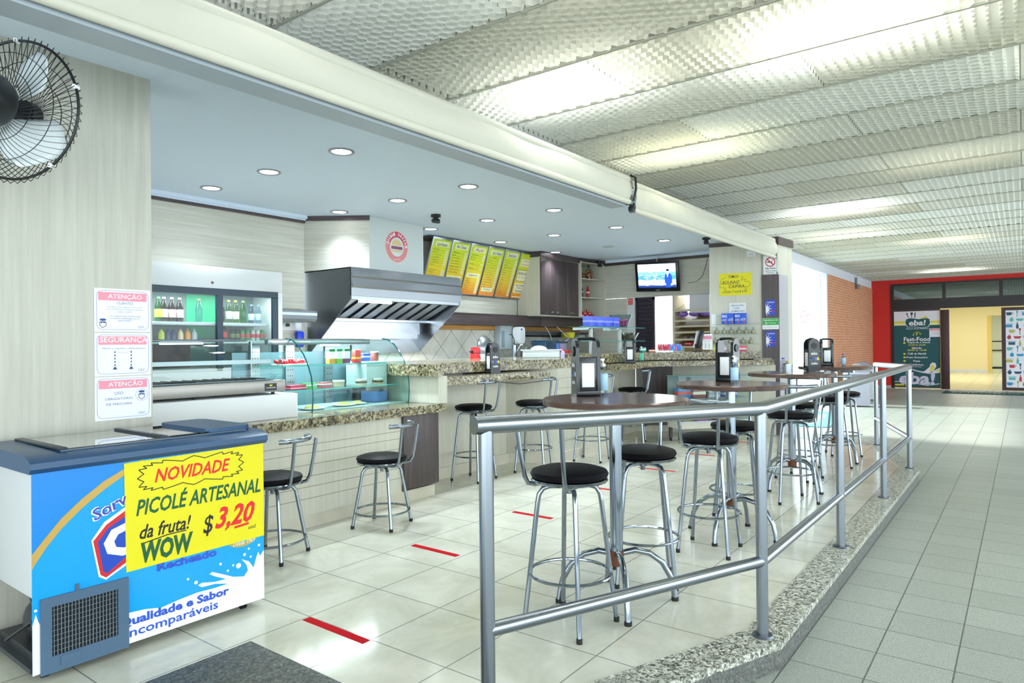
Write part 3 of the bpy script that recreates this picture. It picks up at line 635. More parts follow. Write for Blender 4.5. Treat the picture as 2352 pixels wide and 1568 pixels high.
# ------------------------------------------------------------------ downlights, camera, speaker on the cafe ceiling
EM = mat('#fdfdff', .5, emit=9.0)
def make_down():
    t = thing('downlight', '', 'ceiling light', group='recessed downlights in the cafe ceiling')
    m = MB(); m.lathe([(.075, -.001), (.102, -.001), (.104, -.006), (.095, -.012), (.08, -.008), (.075, -.001)], 32); m.build('trim_ring', mat('#8d8f93', .35), t)
    m = MB(); m.lathe([(0, -.004), (.08, -.004), (.08, -.002), (0, -.002)], 28); m.build('diffuser', EM, t)
    return t
d0 = make_down(); first = True
names = {4.34: 'front', 5.345: 'middle', 6.32: 'back'}
for yy in (4.34, 5.345, 6.32):
    for i, xx in enumerate((3.48, 5.03, 6.55, 8.06, 9.57)):
        if yy == 5.345 and i == 4: continue
        lb = 'round recessed downlight, %s from the left in the %s row of the cafe ceiling' % (('first', 'second', 'third', 'fourth', 'fifth')[i], names[yy])
        if first: d0.location = (xx, yy, 2.97); d0['label'] = lb; first = False
        else: dup(d0, (xx, yy, 2.97), 0, lb)
        lamp('downlight_lamp', 'SPOT', (xx, yy, 2.955), {4.34: 92, 5.345: 185, 6.32: 60}[yy], (.78, .91, 1), spot_size=1.9, spot_blend=.9, shadow_soft_size=.07)
t = thing('ceiling_speaker', 'flat round white speaker grille in the cafe ceiling near the television', 'speaker', (9.59, 5.32, 2.97))
m = MB(); m.lathe([(0, -.008), (.08, -.008), (.1, -.005), (.105, 0), (0, 0)], 28); m.build('grille', mat('#bcc5c8', .6), t)
def seccam(loc, label):
    t = thing('security_camera', label, 'camera', loc); m = MB(); m.cyl((0, 0, 0), (0, 0, -.03), .06, n=18); m.cyl((0, 0, -.03), (0, 0, -.05), .03, n=12); m.build('mount', BLACK, t)
    m = MB(); m.box(-.05, -.025, -.1, .05, .025, -.05, .008); m.build('body', BLACK, t); m = MB(); m.cyl((-.06, 0, -.075), (-.05, 0, -.075), .018, n=12); m.build('lens', mat('#33373c', .1), t)
seccam((5.88, 5.59, 2.97), 'small black camera on the cafe ceiling above the hood')
seccam((10.95, 6.25, 2.93), 'small black camera over the corner display shelves')
seccam((9.75, 3.75, 2.97), 'small black camera on the ceiling just behind the creased blind')
# ------------------------------------------------------------------ low display counter
GROOVE = mat('#8d8878', .7)
t = thing('display_counter', 'low counter with grooved cream laminate front and dark wood end panel', 'counter', (0, 4.44, 0))
m = MB(); m.box(-1.8, 0, .1, 4.2, .9, .78); m.build('front_panel', LAM_V, t)
m = MB()
for z in (.228, .318, .4, .49, .58, .645): m.box(-1.8, -.002, z-.002, 4.2, 0, z+.002)
m.build('front_grooves', GROOVE, t)
m = MB(); m.box(4.2, -.03, .118, 4.65, .9, .785, .003); m.build('end_panel', DARK, t)
m = MB(); m.box(-1.8, -.002, 0, 4.62, .9, .1); m.build('skirting', laminate('skirting tile', '#c3bda9', '#d6d2c2', (3, 3, 3)), t)
o = tag(one('poly', [(-2, 4.35), (4.69, 4.35), (4.69, 5.4), (-2, 5.4)], .785, .86).build('granite_countertop', GRAN), 'long beige granite countertop on the low display counter', 'countertop')

# ------------------------------------------------------------------ high bar counter with two granite bars
t = thing('bar_counter', 'high angled counter base clad in cream laminate with dark wood corner', 'counter', (5.1, 4.9, 0)); o0 = V((5.1, 4.9))
def L2(pts): return [(p[0]-o0.x, p[1]-o0.y) for p in pts]
m = MB(); m.poly(L2([(4.72, 4.92), (6.35, 4.92), (6.35, 5.6), (4.72, 5.6)]), .0, 1.1); m.build('left_bay_panel', LAM_V, t)
m = MB(); m.poly(L2([(4.6, 4.36), (4.72, 4.36), (4.72, 5.6), (4.6, 5.6)]), .862, 1.118); m.build('left_end_panel', LAM_V, t)
m = MB(); m.poly(L2([(6.35, 4.92), (6.72, 4.425), (7.44, 4.425), (7.44, 5.6), (6.35, 5.6)]), 0, 1.118); m.build('grooved_pier', LAM_V, t)
m = MB(); m.poly(L2([(7.44, 4.425), (7.87, 4.425), (8.15, 4.52), (9.28, 4.94), (9.28, 5.6), (7.44, 5.6)]), 0, 1.063); m.build('angled_panel', LAM_V, t)
m = MB()
for z in (.24, .40, .56, .72, .88, 1.0): m.poly(L2([(6.72, 4.422), (7.87, 4.422), (7.87, 4.43), (6.72, 4.43)]), z-.002, z+.002)
m.build('pier_grooves', GROOVE, t)
m = MB(); m.poly(L2([(9.28, 4.94), (9.86, 5.0), (9.9, 5.6), (9.28, 5.6)]), 0, 1.063); m.build('right_bay_panel', LAM_V, t)
m = MB(); m.poly(L2([(9.84, 4.86), (10.1, 4.46), (10.3, 4.6), (10.1, 5.1)]), .1, 1.063); m.build('dark_corner_panel', DARK, t)
m = MB(); m.poly(L2([(10.1, 4.46), (10.43, 3.3), (10.525, 2.975), (10.315, 3.92), (10.3, 4.6)]), 0, 1.063); m.build('right_panel', LAM_V, t)
m = MB()
for z in (.25, .42, .6, .9): m.poly(L2([(10.098, 4.455), (10.438, 3.295), (10.45, 3.3), (10.11, 4.46)]), z-.003, z+.003)
m.build('right_grooves', GROOVE, t)
m = MB(); m.poly(L2([(4.72, 4.895), (6.36, 4.895), (6.715, 4.40), (7.88, 4.40), (8.16, 4.495), (9.29, 4.915), (9.84, 4.975), (10.1, 4.44), (10.12, 4.45), (9.87, 5.0), (9.28, 4.94), (6.35, 4.92), (4.72, 4.92)]), 0, .115); m.build('skirting', laminate('skirting tile light', '#c9c3b0', '#dad6c8', (3, 3, 3)), t)
hb = [(4.5, 4.31), (4.62, 4.31), (4.95, 4.66), (6.1, 4.62), (6.75, 4.40), (7.75, 4.40), (7.8, 5.75), (4.5, 5.75)]
o = tag(one('poly', hb, 1.12, 1.23).build('granite_ledge', GRAN), 'raised beige granite ledge running behind the lower left bar', 'countertop', None)
m = MB()
for x in (5.75, 7.08): m.box(x-.002, 4.38 if x > 7 else 4.618, 1.12, x+.002, 4.66, 1.2305)
m.build('joint_line', mat('#3a352c', .6), o)
tag(one('poly', [(4.725, 4.39), (6.5, 4.39), (6.48, 4.68), (6.33, 4.89), (4.725, 4.89)], 1.02, 1.10).build('granite_bar', GRAN), 'lower granite bar shelf at left, carrying the black napkin holder', 'countertop')
tag(one('poly', [(7.45, 4.0), (8.62, 4.23), (9.18, 4.235), (9.9, 3.59), (10.535, 2.99), (10.31, 4.0), (9.6, 4.95), (8.9, 4.95), (7.78, 4.5)], 1.065, 1.14).build('granite_bar', GRAN), 'angled granite bar shelf at right, ending at the dark column', 'countertop')
o = tag(one('poly', [(7.8, 4.33), (9.1, 4.52), (9.45, 4.46), (10.27, 3.5), (10.475, 3.2), (10.31, 3.93), (10.2, 5.6), (7.82, 5.6)], 1.155, 1.268).build('granite_ledge', GRAN), 'raised granite ledge at right carrying sweets and the till', 'countertop')
one('poly', [(7.85, 4.37), (9.1, 4.56), (9.47, 4.5), (10.28, 3.53), (10.46, 3.3), (10.31, 3.93), (10.2, 5.6), (7.85, 5.6)], 1.1405, 1.155).build('shadow_joint', mat('#2a2723', .8), o)
m = MB(); m.tube([(5.6, 4.5, 1.015), (6.0, 4.45, .97), (6.4, 4.42, .985), (6.5, 4.45, 1.03)], .004, 6)
tag(m.build('power_cable', BLACK), 'thin black cable sagging below the lower left granite bar', 'cable')

# ------------------------------------------------------------------ food warmer on its white plinth
tag(one('box', 1.2, 4.52, .8605, 3.18, 5.1, 1.045, .004).build('white_plinth', WHITE), 'long white box plinth under the food warmer', 'plinth')
WX, WY = 1.3, 4.56
t = thing('food_warmer', 'stainless steel food warmer with curved glass front and two decks', 'food warmer', (WX, WY, 1.047)); R = 3.1-WX
m = MB(); m.box(0, 0, .018, R, .46, .105, .004); b = m.build('base', mat('#9c9893', .36, .9), t)
for x in (.4, 1.1, R-.08):
    m = MB(); m.cyl((x, .05, -.001), (x, .05, .018), .014, n=10); m.build('foot', RUBBER, t)
m = MB(); m.box(R-.18, -.002, .03, R-.08, 0, .085); bp = m.build('badge', BLACK, b); m = MB(); bt = frame((R-.18, -.0022, .03), (1, 0, 0)); m.poly([(.04, .034), (.06, .034), (.064, .047), (.055, .04), (.05, .05), (.045, .04), (.036, .047)], 0, .0005, bt); m.build('crown', YELLOW, bp); m = MB(); m.text('Confeitaria', .01, .017, .08, .012, .0002, bt); m.build('lettering', PAPER, bp)
m = MB(); m.box(0, .2, .405, R-.2, .46, .42, .004); m.build('roof', STEEL_D, t)
cv = [(.01, .105), (.004, .17), (.02, .25), (.06, .32), (.12, .375), (.2, .41)]
m = MB(); m.poly(cv+[(y+.005, z-.002) for y, z in cv[::-1]], 0, R-.02, frame((0, 0, 0), (0, 1, 0), (0, 0, 1))); m.build('curved_glass', GLASS, t)
m = MB(); m.poly(cv+[(.46, .41), (.46, .105)], R-.025, R-.02, frame((0, 0, 0), (0, 1, 0), (0, 0, 1))); m.build('side_glass', GLASS, t)
m = MB(); m.tube([(R-.02, y, z) for y, z in cv], .004, 6); m.build('glass_edge', CLEAR, t)
m = MB(); m.box(.02, .12, .245, R-.06, .42, .255); m.box(.02, .10, .235, R-.06, .13, .265); m.build('upper_deck', STEEL, t)
m = MB(); m.box(.02, .06, .108, R-.06, .42, .115)
for k in range(22): m.box(.03+k*.078, .06, .1155, .033+k*.078, .42, .122)
m.build('lower_grid', STEEL_D, t)
for x in (.0, .76, R-.03):
    m = MB(); m.box(x, .43, .105, x+.012, .46, .405); m.build('rear_post', STEEL, t)
m = MB(); m.box(.95, .2, .385, 1.25, .23, .395); m.build('heat_lamp', mat('#f4f4ff', .5, emit=7), t)
tag(one('box', 2.16, 5.0, 1.26, 2.58, 5.012, 1.43).build('dark_poster', laminate('dark poster print', '#2a2230', '#5c4a40', (9, 9, 9))), 'dark picture poster standing behind the warmer glass', 'poster')

# ------------------------------------------------------------------ refrigerated glass display
t = thing('glass_display', 'curved glass refrigerated display with two glass shelves on the granite counter', 'display case', (3.05, 4.72, .8602)); R = 1.51
cv = [(.0, .0), (-.012, .1), (-.01, .2), (.01, .3), (.05, .39), (.11, .48), (.19, .56), (.27, .605), (.36, .618)]
PF = frame((0, 0, 0), (0, 1, 0), (0, 0, 1))
m = MB(); m.poly(cv+[(y+.004, z-.003) for y, z in cv[::-1]], .41, R, PF); m.build('curved_glass', GLASS_T, t)
for x in (.41, R):
    m = MB(); m.tube([(x, y, z) for y, z in cv], .0065, 6); m.build('glass_edge', GLASS_EDGE, t)
for x in (.415, R-.004):
    m = MB(); m.poly(cv+[(.6, .618), (.6, 0)], x-.003, x, PF); m.build('side_glass', GLASS, t)
for z, y0, x0, x1 in ((.383, .22, .05, 1.44), (.178, .10, .20, 1.48)):
    m = MB(); m.box(x0, y0+.004, z-.004, x1, .56, z+.004); g = m.build('glass_shelf', GLASS_T, t); m = MB(); m.box(x0, y0, z-.005, x1, y0+.004, z+.005); m.build('front_edge', mat('#4fb7ad', .2), g)
m = MB(); m.box(.2, .3, .565, 1.3, .36, .615, .008); m.build('light_hood', STEEL, t)
m = MB(); m.box(.75, .31, .553, .95, .35, .565); m.build('tube_lamp', mat('#f4f8ff', .5, emit=10), t)
lamp('display_lamp', 'AREA', (3.9, 5.05, 1.40), 13, (.92, .97, 1), shape='RECTANGLE', size=1.0, size_y=.05)
for x in (.2, .55, .98, 1.3):
    m = MB(); m.box(x, .57, 0, x+.09, .60, .56); u = m.build('perforated_upright', STEEL, t)
    m = MB()
    for i in range(9):
        for j in range(3): m.box(x+.018+j*.024, .568, .06+i*.055, x+.026+j*.024, .57, .068+i*.055)
    m.build('slot_holes', BLACK, u)
m = MB(); m.box(.05, .60, .0, 1.5, .612, .5); m.build('rear_door', mat('#6c8a94', .25, .4), t)
m = MB(); m.box(.14, .02, .0, 1.5, .6, .008); m.build('deck', mat('#b9c6c6', .3), t)
tag(one('box', 4.24, 4.95, 1.02, 4.5, 5.25, 1.26, .006).build('white_bin', mat('#c8d8d8', .4)), 'white plastic box standing at the right end of the glass display', 'box')
# goods in the display
def pack(name, x, y, z, w, d, h, col, label, cat, grp=None, band=None, bev=.003, cap=None, rz=0):
    t = thing(name, label, cat, (x, y, z), rz, grp)
    one('box', -w/2, -d/2, 0, w/2, d/2, h, bev).build('pack', mat(col, .35), t)
    if band: one('box', -w/2-.001, -d/2-.001, h*band[1], w/2+.001, d/2+.001, h*band[2]).build('print_band', mat(band[0], .35), t)
    if cap: one('cyl', (0, 0, h), (0, 0, h+.014), .012, n=10).build('cap', mat(cap, .4), t)
    return t
z1, z2 = .8602+.388, .8602+.183
for i, (x, c, lb) in enumerate(((3.905, '#e0952f', 'orange based'), (3.99, '#7cae3e', 'leaf green'), (4.078, '#8a3468', 'grape based'))):
    jc = pack('juice_carton', x, 5.05, z1, .062, .05, .135, '#eef0e6', 'tall white juice carton with %s print on the upper glass shelf' % lb, 'carton', 'juice cartons in the glass display', (c, .02, .33))
    one('box', -.032, -.026, .112, .032, .026, .1355).build('print_top', mat('#1f7a3c', .4), jc)
pack('drink_box', 4.205, 5.05, z1, .07, .05, .125, '#d93a35', 'red boxed drink on the upper glass shelf', 'carton', None, ('#f0c33a', .3, .45))
pack('milk_powder_tin', 4.31, 5.05, z1, .085, .06, .09, '#2f63c4', 'blue milk packet on the upper glass shelf', 'packet', None, ('#e7ecf6', .55, .72))
tt = thing('paper_can', 'brown and white can at the right end of the upper glass shelf', 'can', (4.43, 5.05, z1)); m = MB(); m.lathe([(0, 0), (.038, 0), (.038, .095), (0, .095)], 20); m.build('can_body', mat('#8c4a44', .4), tt); m = MB(); m.lathe([(.0, .095), (.04, .095), (.04, .105), (0, .105)], 20); m.build('lid', PAPER, tt)
tt = thing('strawberry_tray', 'white tray heaped with strawberries on the upper glass shelf', 'tray', (3.5, 5.06, z1)); m = MB(); m.box(-.16, -.07, 0, .13, .07, .012, .004); m.build('tray', PAPER, tt)
random.seed(4); m = MB()
for i in range(46): m.sphere((random.uniform(-.14, .1), random.uniform(-.055, .055), random.uniform(.02, .045)), .014, 8, (1, 1, 1.2))
o = m.build('strawberries', mat('#c8202c', .3), tt); o['kind'] = 'stuff'
for i, (x, w, c, lb) in enumerate(((3.44, .16, '#c8365a', 'long pink chocolate bar'), (3.57, .11, '#4ec24f', 'green sweets box'), (3.735, .1, '#d6505c', 'red and white wafer packet'))):
    pack('sweet_packet', x, 4.92, z2, w, .09, .05 if i else .04, c, lb+' on the lower glass shelf', 'packet', 'packets on the lower glass shelf', ('#eef0f2', .55 if i else .3, .8 if i else .45))
for x, lb in ((3.9, 'cream dessert pot at left'), (4.16, 'striped dessert pot in the middle'), (4.36, 'striped dessert pot at right')):
    tt = thing('dessert_pot', lb+' on the lower glass shelf', 'pot', (x, 4.93, z2), 0, 'dessert pots in the glass display'); m = MB(); m.lathe([(0, 0), (.045, 0), (.052, .045), (0, .045)], 18); m.build('pot', mat('#cfc3a0', .3), tt)
    m = MB(); m.lathe([(0, .0455), (.053, .0455), (.053, .058), (0, .058)], 18); m.build('lid', mat('#e9eef0', .4), tt)
    if x > 4: m = MB(); m.lathe([(.049, .02), (.0535, .02), (.0535, .034), (.05, .034)], 18); m.build('chocolate_layer', mat('#2b201c', .4), tt)
for x, y, s, lb in ((3.56, 4.86, .11, 'left'), (3.93, 4.9, .11, 'middle'), (4.1, 4.92, .09, 'right')):
    tt = thing('savoury_plate', 'white dish with a yellow pastry on the display floor, %s' % lb, 'plate', (x, y, .8685), 0, 'dishes on the display floor'); m = MB(); m.lathe([(0, 0), (s*.7, 0), (s, .014), (s*.97, .017), (s*.65, .006), (0, .006)], 22); m.build('dish', PAPER, tt)
    m = MB(); m.sphere((0, 0, .012), s*.62, 14, (1, .8, .42)); m.build('pastry', mat('#e6d27a', .5), tt)
pack('blue_tub', 4.42, 5.05, .87, .16, .2, .1, '#5f86c4', 'translucent blue tub at the right end of the display floor', 'tub')

# ------------------------------------------------------------------ fridge with bottles
FXR = 4.285
t = thing('display_fridge', 'white wall fridge with two dark framed sliding glass doors', 'fridge', (1.4, 6.35, 0)); R = FXR-1.4
m = MB(); m.box(0, 0, 1.99, R, .5, 2.205, .004); m.build('header', WHITE, t)
m = MB(); m.box(R-.06, 0, 0, R, .5, 1.99, .003); m.build('side', WHITE, t)
m = MB(); m.box(0, 0, 0, R-.06, .5, 1.2); m.build('lower_cabinet', WHITE, t)
m = MB(); m.box(0, .46, 1.2, R-.06, .5, 1.99); m.build('back_wall', mat('#7b8a8c', .5), t)
m = MB(); m.box(2.07, .455, 1.5, 2.40, .46, 1.95); m.build('green_panel', mat('#27c08c', .4), t)  # plain green panel set on the fridge back wall
m = MB(); m.poly(circ(2.1, 2.045, .014), 0, .002, frame((0, 0, 0), (1, 0, 0))); m.build('lock', mat('#6b4436', .4), t)
DF = mat('#173040', .35)
m = MB(); m.box(.3, -.012, 1.925, R-.06, .02, 1.99); m.box(2.14, -.016, 1.2, 2.20, .02, 1.93); m.box(R-.125, -.012, 1.2, R-.06, .02, 1.93); m.build('door_frame', DF, t)
for a, b in ((.5, 2.14), (2.20, R-.125)): m = MB(); m.box(a, .004, 1.2, b, .008, 1.925); m.build('door_glass', GLASS, t)
for z in (1.655, 1.475): m = MB(); m.box(.3, .05, z-.03, R-.14, .44, z, .003); m.build('shelf', mat('#c9d1d6', .4), t)
lamp('fridge_lamp', 'AREA', (3.3, 6.42, 1.955), 9, (.9, 1, .97), shape='RECTANGLE', size=1.6, size_y=.06)
def bottle(x, y, z, h, r, body, cap, label, grp, lab=None, cat='bottle', name='drink_bottle'):
    t = thing(name, label, cat, (x, y, z), 0, grp)
    m = MB(); m.lathe([(0, 0), (r*.9, 0), (r, h*.03), (r, h*.55), (r*.92, h*.66), (r*.45, h*.85), (r*.36, h*.9), (r*.36, h*.93), (0, h*.93)], 16); m.build('bottle', body, t)
    m = MB(); m.lathe([(0, h*.93), (r*.44, h*.93), (r*.44, h), (0, h)], 12); m.build('cap', mat(cap, .4), t)
    if lab: m = MB(); m.lathe([(r*1.0, h*.18), (r*1.03, h*.19), (r*1.03, h*.5), (r*1.0, h*.51)], 16); m.build('label', mat(lab, .5), t)
    return t
zt = 1.6555; g = 'bottles on the upper fridge shelf'
row = [(3.05, 'bottle y', '#57b95a', '#d8dc4a', None, 'yellow capped green carton shaped bottle at the left edge'), (3.10, 0, '#e9edf0', '#e8d0d2', 0, 'dark bottle with red and white label, leftmost of the three'),
       (3.175, 0, '#e9edf0', '#e8d0d2', 0, 'dark bottle with red and white label, middle of the three'), (3.25, 0, '#e9edf0', '#e8d0d2', 0, 'dark bottle with red and white label, rightmost of the three'),
       (3.44, 1, '#c8584a', None, 1, 'clear bottle with red cap in front of the green panel')]
for x, k, cap, lab, bd, lb in row:
    body = {'bottle y': GREENB, 0: COLA, 1: WATERB}[k]
    bottle(x, 6.5, zt, .235, .034, body, cap, lb+' on the upper fridge shelf', g, lab)
for x, body, cap, lab, lb in ((3.675, COLA, '#c8382c', None, 'dark cola bottle left behind the right fridge door'), (3.755, soda('#c5dfae'), '#e8de3e', '#dfe6ee', 'lemon bottle with yellow cap, left one of the pair'), (3.832, soda('#c5dfae'), '#e8de3e', '#dfe6ee', 'lemon bottle with yellow cap, right one of the pair'),
                              (3.915, GREENB, '#63c043', None, 'green bottle with green cap'), (4.01, WATERB, '#5f9bd8', '#b9d6ee', 'water bottle with blue cap, left one of the pair'), (4.09, WATERB, '#5f9bd8', '#b9d6ee', 'water bottle with blue cap, right one of the pair')):
    bottle(x, 6.5, zt, .235 if 'water' not in lb else .2, .033, body, cap, lb+' on the upper fridge shelf', g, lab)
zl = 1.4755; g2 = 'drinks on the lower fridge shelf'
for x, c, cap, lb in ((3.06, '#c9cc40', '#3f8a3a', 'squat yellow bottle'), (3.12, '#2c3a66', '#2e4a86', 'squat dark blue bottle beside the yellow one'), (3.175, '#26365e', '#2e4a86', 'squat dark blue bottle, second one'), (3.24, '#e3c79a', '#d0473e', 'squat cream bottle with red cap'), (3.31, '#de8a35', '#d8744a', 'squat orange bottle'), (3.375, '#aebcc0', '#c8ced2', 'squat clear bottle')):
    bottle(x, 6.47, zl, .115, .028, mat(c, .25), cap, lb+' on the lower fridge shelf', g2, None, name='small_bottle')
bottle(3.69, 6.47, zl, .17, .027, COLA, '#c8382c', 'small cola bottle on the lower fridge shelf by the door post', g2, '#c5262c')
for i, (x, c) in enumerate(((3.775, '#1d3a2c'), (3.828, '#1a2e28'), (3.885, '#2f9a58'), (3.945, '#2f9a58'), (4.005, '#cfd8d2'), (4.062, '#cfd8d2'), (4.115, '#3aa05e'))):
    t = thing('drink_can', '%s drink can on the lower fridge shelf' % ('leftmost dark green', 'second dark', 'first bright green', 'second bright green', 'first green and white', 'second green and white', 'rightmost green')[i], 'can', (x, 6.47, zl), 0, g2)
    m = MB(); m.lathe([(0, 0), (.02, 0), (.025, .01), (.025, .1), (.02, .113), (0, .113)], 14); m.build('can', mat(c, .25, .3), t); m = MB(); m.lathe([(.0252, .03), (.0258, .031), (.0258, .07), (.0252, .071)], 14); m.build('print', mat('#c9434b' if i > 1 else '#6d7f4a', .4), t)

# ------------------------------------------------------------------ extractor hood
t = thing('extractor_hood', 'large stainless steel extractor hood with slanted open underside', 'hood', (5.0, 6.09, 0)); R = 1.87
prof = [(0, 2.31), (-.018, 2.26), (-.03, 2.21), (-.012, 2.19), (-.026, 2.14), (-.036, 2.10), (-.012, 2.075), (-.012, 1.985), (.012, 1.985), (.012, 2.31)]
m = MB(); m.poly(prof, 0, R, PF); m.build('front_fascia', STEEL_H, t)
sp = [(0, 2.31), (0, 1.95), (.79, 1.31), (.86, 1.31), (.86, 2.31)]
m = MB(); m.poly(sp, 0, .012, PF); m.build('left_side', STEEL_D, t)
m = MB(); m.poly(sp, R-.012, R, PF); m.build('right_side', STEEL, t)
m = MB(); m.box(0, 0, 2.30, R, .86, 2.312); m.build('top', STEEL_D, t)
m = MB(); m.box(.012, .775, 1.31, R-.012, .787, 2.3); m.build('back_panel', STEEL, t)
m = MB(); m.box(.012, .012, 1.945, R-.012, .12, 1.985); m.build('front_gutter', STEEL, t)
fl = MB(); bars = MB()
p0, p1 = V((0, .12, 1.955)), V((0, .60, 1.745))
for k in range(9):
    x = .06+k*.2
    for mbx, dx, w, lift in ((fl, 0, .13, 0), (bars, .13, .06, .02)):
        vs = [(x+dx, p0.y, p0.z+lift), (x+dx+w, p0.y, p0.z+lift), (x+dx+w, p1.y, p1.z+lift), (x+dx, p1.y, p1.z+lift)]
        b = mbx.b; q = [b.verts.new(v) for v in vs]+[b.verts.new((v[0], v[1]+.004, v[2]+.02)) for v in vs]
        for f in ((0, 1, 2, 3), (4, 5, 6, 7), (0, 1, 5, 4), (1, 2, 6, 5), (2, 3, 7, 6), (3, 0, 4, 7)): b.faces.new([q[i] for i in f])
fl.build('baffle_filters', STEEL, t); bars.build('baffle_gaps', mat('#20323c', .35, .8), t)
m = MB(); m.box(.012, .58, 1.72, R-.012, .62, 1.75); m.box(.012, .60, 1.55, R-.25, .64, 1.58); m.box(.012, .57, 1.50, R-.25, .585, 1.57); m.build('inner_ledges', STEEL, t)
m = MB(); m.box(.012, .64, 1.56, R-.14, .652, 1.745); m.build('inner_panel', STEEL, t)
m = MB(); m.box(.25, .14, 1.925, .75, .17, 1.94); m.build('tube_lamp', mat('#fbfdff', .5, emit=14), t)
lamp('hood_lamp', 'AREA', (5.9, 6.33, 1.83), 26, (.9, .96, 1), shape='RECTANGLE', size=1.3, size_y=.1)
t = thing('duct_cover', 'white duct box above the hood with a round faded burger logo', 'duct', (5.41, 6.25, 2.313))
m = MB(); m.box(0, 0, 0, .92, .69, .655); m.build('box', mat('#ccd4d4', .5), t)
T = frame((.45, -.001, .33), (1, 0, 0)); rx, ry = .2, .205
m = MB(); m.poly(circ(0, 0, rx, ry, 40), 0, .0015, T); lg = m.build('logo_disc', mat('#e4d2c4', .5), t)
m = MB(); m.poly(circ(0, 0, .185, .19, 40), .0015, .0025, T); m.build('logo_ring', mat('#dc8b8d', .5), lg)
m = MB(); m.poly(circ(0, 0, .187, .192, 24, .25, PI-.35)+circ(0, 0, .11, .115, 24, PI-.35, .25), .0025, .0032, T); m.build('logo_arc', mat('#cc3f5c', .5), lg)
m = MB(); m.poly(circ(0, 0, .115, .12, 36), .0032, .0038, T); m.build('logo_centre', mat('#d7dde0', .5), lg)
m = MB(); m.poly(circ(0, .02, .085, .072, 20, 0, PI), .0038, .0044, T); m.poly([(-.08, -.065), (.08, -.065), (.085, -.04), (-.085, -.04)], .0038, .0044, T); m.build('burger_bun', mat('#d8c48a', .5), lg)
m = MB(); m.poly(rrect(-.095, -.03, .095, .008, .01), .0038, .0046, T); m.build('burger_patty', mat('#8a4a6e', .5), lg)
m = MB()
for s, a0, a1 in (('Social', PI-.25, 1.85), ('Natche', 1.35, .1)):
    for i, c in enumerate(s):
        a = a0+(a1-a0)*i/(len(s)-1); m.text(c, .137*math.cos(a)+.02*math.cos(a+PI/2)*0-.014*math.sin(a), .142*math.sin(a)+.014*math.cos(a), .028, .04, .0034, T, rot=a-PI/2, bold=.02)
m.text('desde 2000', -.06, -.165, .12, .018, .0034, T); m.build('lettering', PAPER, lg)
t = thing('wall_hood', 'small steel slanted hood between the fridge and the large hood', 'hood', (4.34, 6.5, 1.69)); m = MB(); m.poly([(0, 0), (-.03, .03), (-.03, .12), (.3, .16), (.3, .0)], 0, .48, PF); m.build('shell', STEEL_D, t); m = MB(); m.box(0, -.034, .07, .48, -.028, .1); m.build('light_band', mat('#cfd9e4', .3), t)
t = thing('socket_strip', 'white socket strip with blue plugs on the tiled wall beside the fridge', 'socket', (4.62, 6.88, 1.6)); one('box', 0, -.03, 0, .26, .015, .09, .005).build('socket', PAPER, t); one('box', .16, -.09, -.2, .26, -.03, -.01, .02).build('blue_plug', mat('#1f3fd0', .35), t); one('cyl', (.06, -.03, .06), (.06, -.06, .06), .02).build('black_plug', BLACK, t)
# ------------------------------------------------------------------ menu boards
MX = 6.92; MW = .4183
mv = V((0, -.28, .78)).normalized()
MENUS = [
 ('Lancheese', '#1f3f7a', ['X BURGER', 'X BACON', 'X CONTRA FILÉ', 'X CALABRESA', 'X CALABACON', 'X CALAFRANGO', 'X EGG', '', 'X EGGBACON', 'X FRANGO', 'X FILÉ FRANGO', 'X SALADA', 'X ITALIANINHO', 'X TUDO'], 'Bebidas', 'leftmost yellow menu board, headed Lancheese'),
 ('Na Chapa', '#1f3f7a', ['AMERICANO', 'BAURU', 'MISTO QUENTE FRIO', 'MINAS QUENTE FRIO', 'QUEIJO QUENTE FRIO', 'INTEGRAL PEITO DE PERU', 'MISTO FRIO SALADA', 'NATURAL INTEGRAL', '', 'PÃO FRANCÊS', 'PÃO DE FORMA', 'PÃO DE HAMBURGUER'], 'Pães na Chapa', 'second yellow menu board from the left, headed in blue script'),
 ('Açaí', '#a03aa0', ['PURO 300 ml', '400 ml', '700 ml', '', 'NATURAL', '', 'VITALIA', '', 'Assados', 'ESFIHA', 'TORTINHA', 'Fritos', 'PORÇÃO', 'PEPITO', 'Pão de Queijo'], 'Salgados', 'third menu board from the left, headed Açaí in purple'),
 ('Sucos e Vitaminas', '#2f63a8', ['SUCO de LARANJA', '300 ml', '400 ml', 'Laranja 500 ml', 'SUCO 400 ml', 'Polpa', 'Maracujá', 'Abacaxi e Laranja', 'SUCO DETOX', 'SUCOS ESPECIAIS', 'VITAMINAS 400 ml', 'Fruta', 'Dupla'], 'Polpas', 'fourth menu board from the left, headed Sucos e Vitaminas'),
 ('Bebidas', '#2f63a8', ['CAFÉ', 'CAPUCCINO', 'EXPRESSO', 'EXPRESSO LEITE', 'MÉDIA', 'PINGADO', 'TODDY', 'CHÁ', 'LEITE', 'ÁGUA', 'REFRI', 'SUCO', 'LATA', 'LIMONADA', 'CERVEJA'], None, 'fifth menu board from the left, headed Bebidas'),
 ('Horário de', '#d03a8a', [], None, 'rightmost menu board, opening hours with SEGUNDA A SEXTA panel')]
MY, MO = mat('#e8d826', .35), mat('#eba03a', .4)
def menu_mat():
    m, nt, p = node_mat('menu print, lime to orange'); tc = ND(nt, 'ShaderNodeTexCoord'); sp = ND(nt, 'ShaderNodeSeparateXYZ'); nt.links.new(tc.outputs['Generated'], sp.inputs[0])
    nt.links.new(ramp(nt, sp.outputs[2], [(0, '#e8862c'), (.3, '#efc530'), (.7, '#d9e02a'), (1, '#c6dc34')]), p.inputs['Base Color']); p.inputs['Roughness'].default_value = .3; return m
MENUP = menu_mat()
random.seed(11)
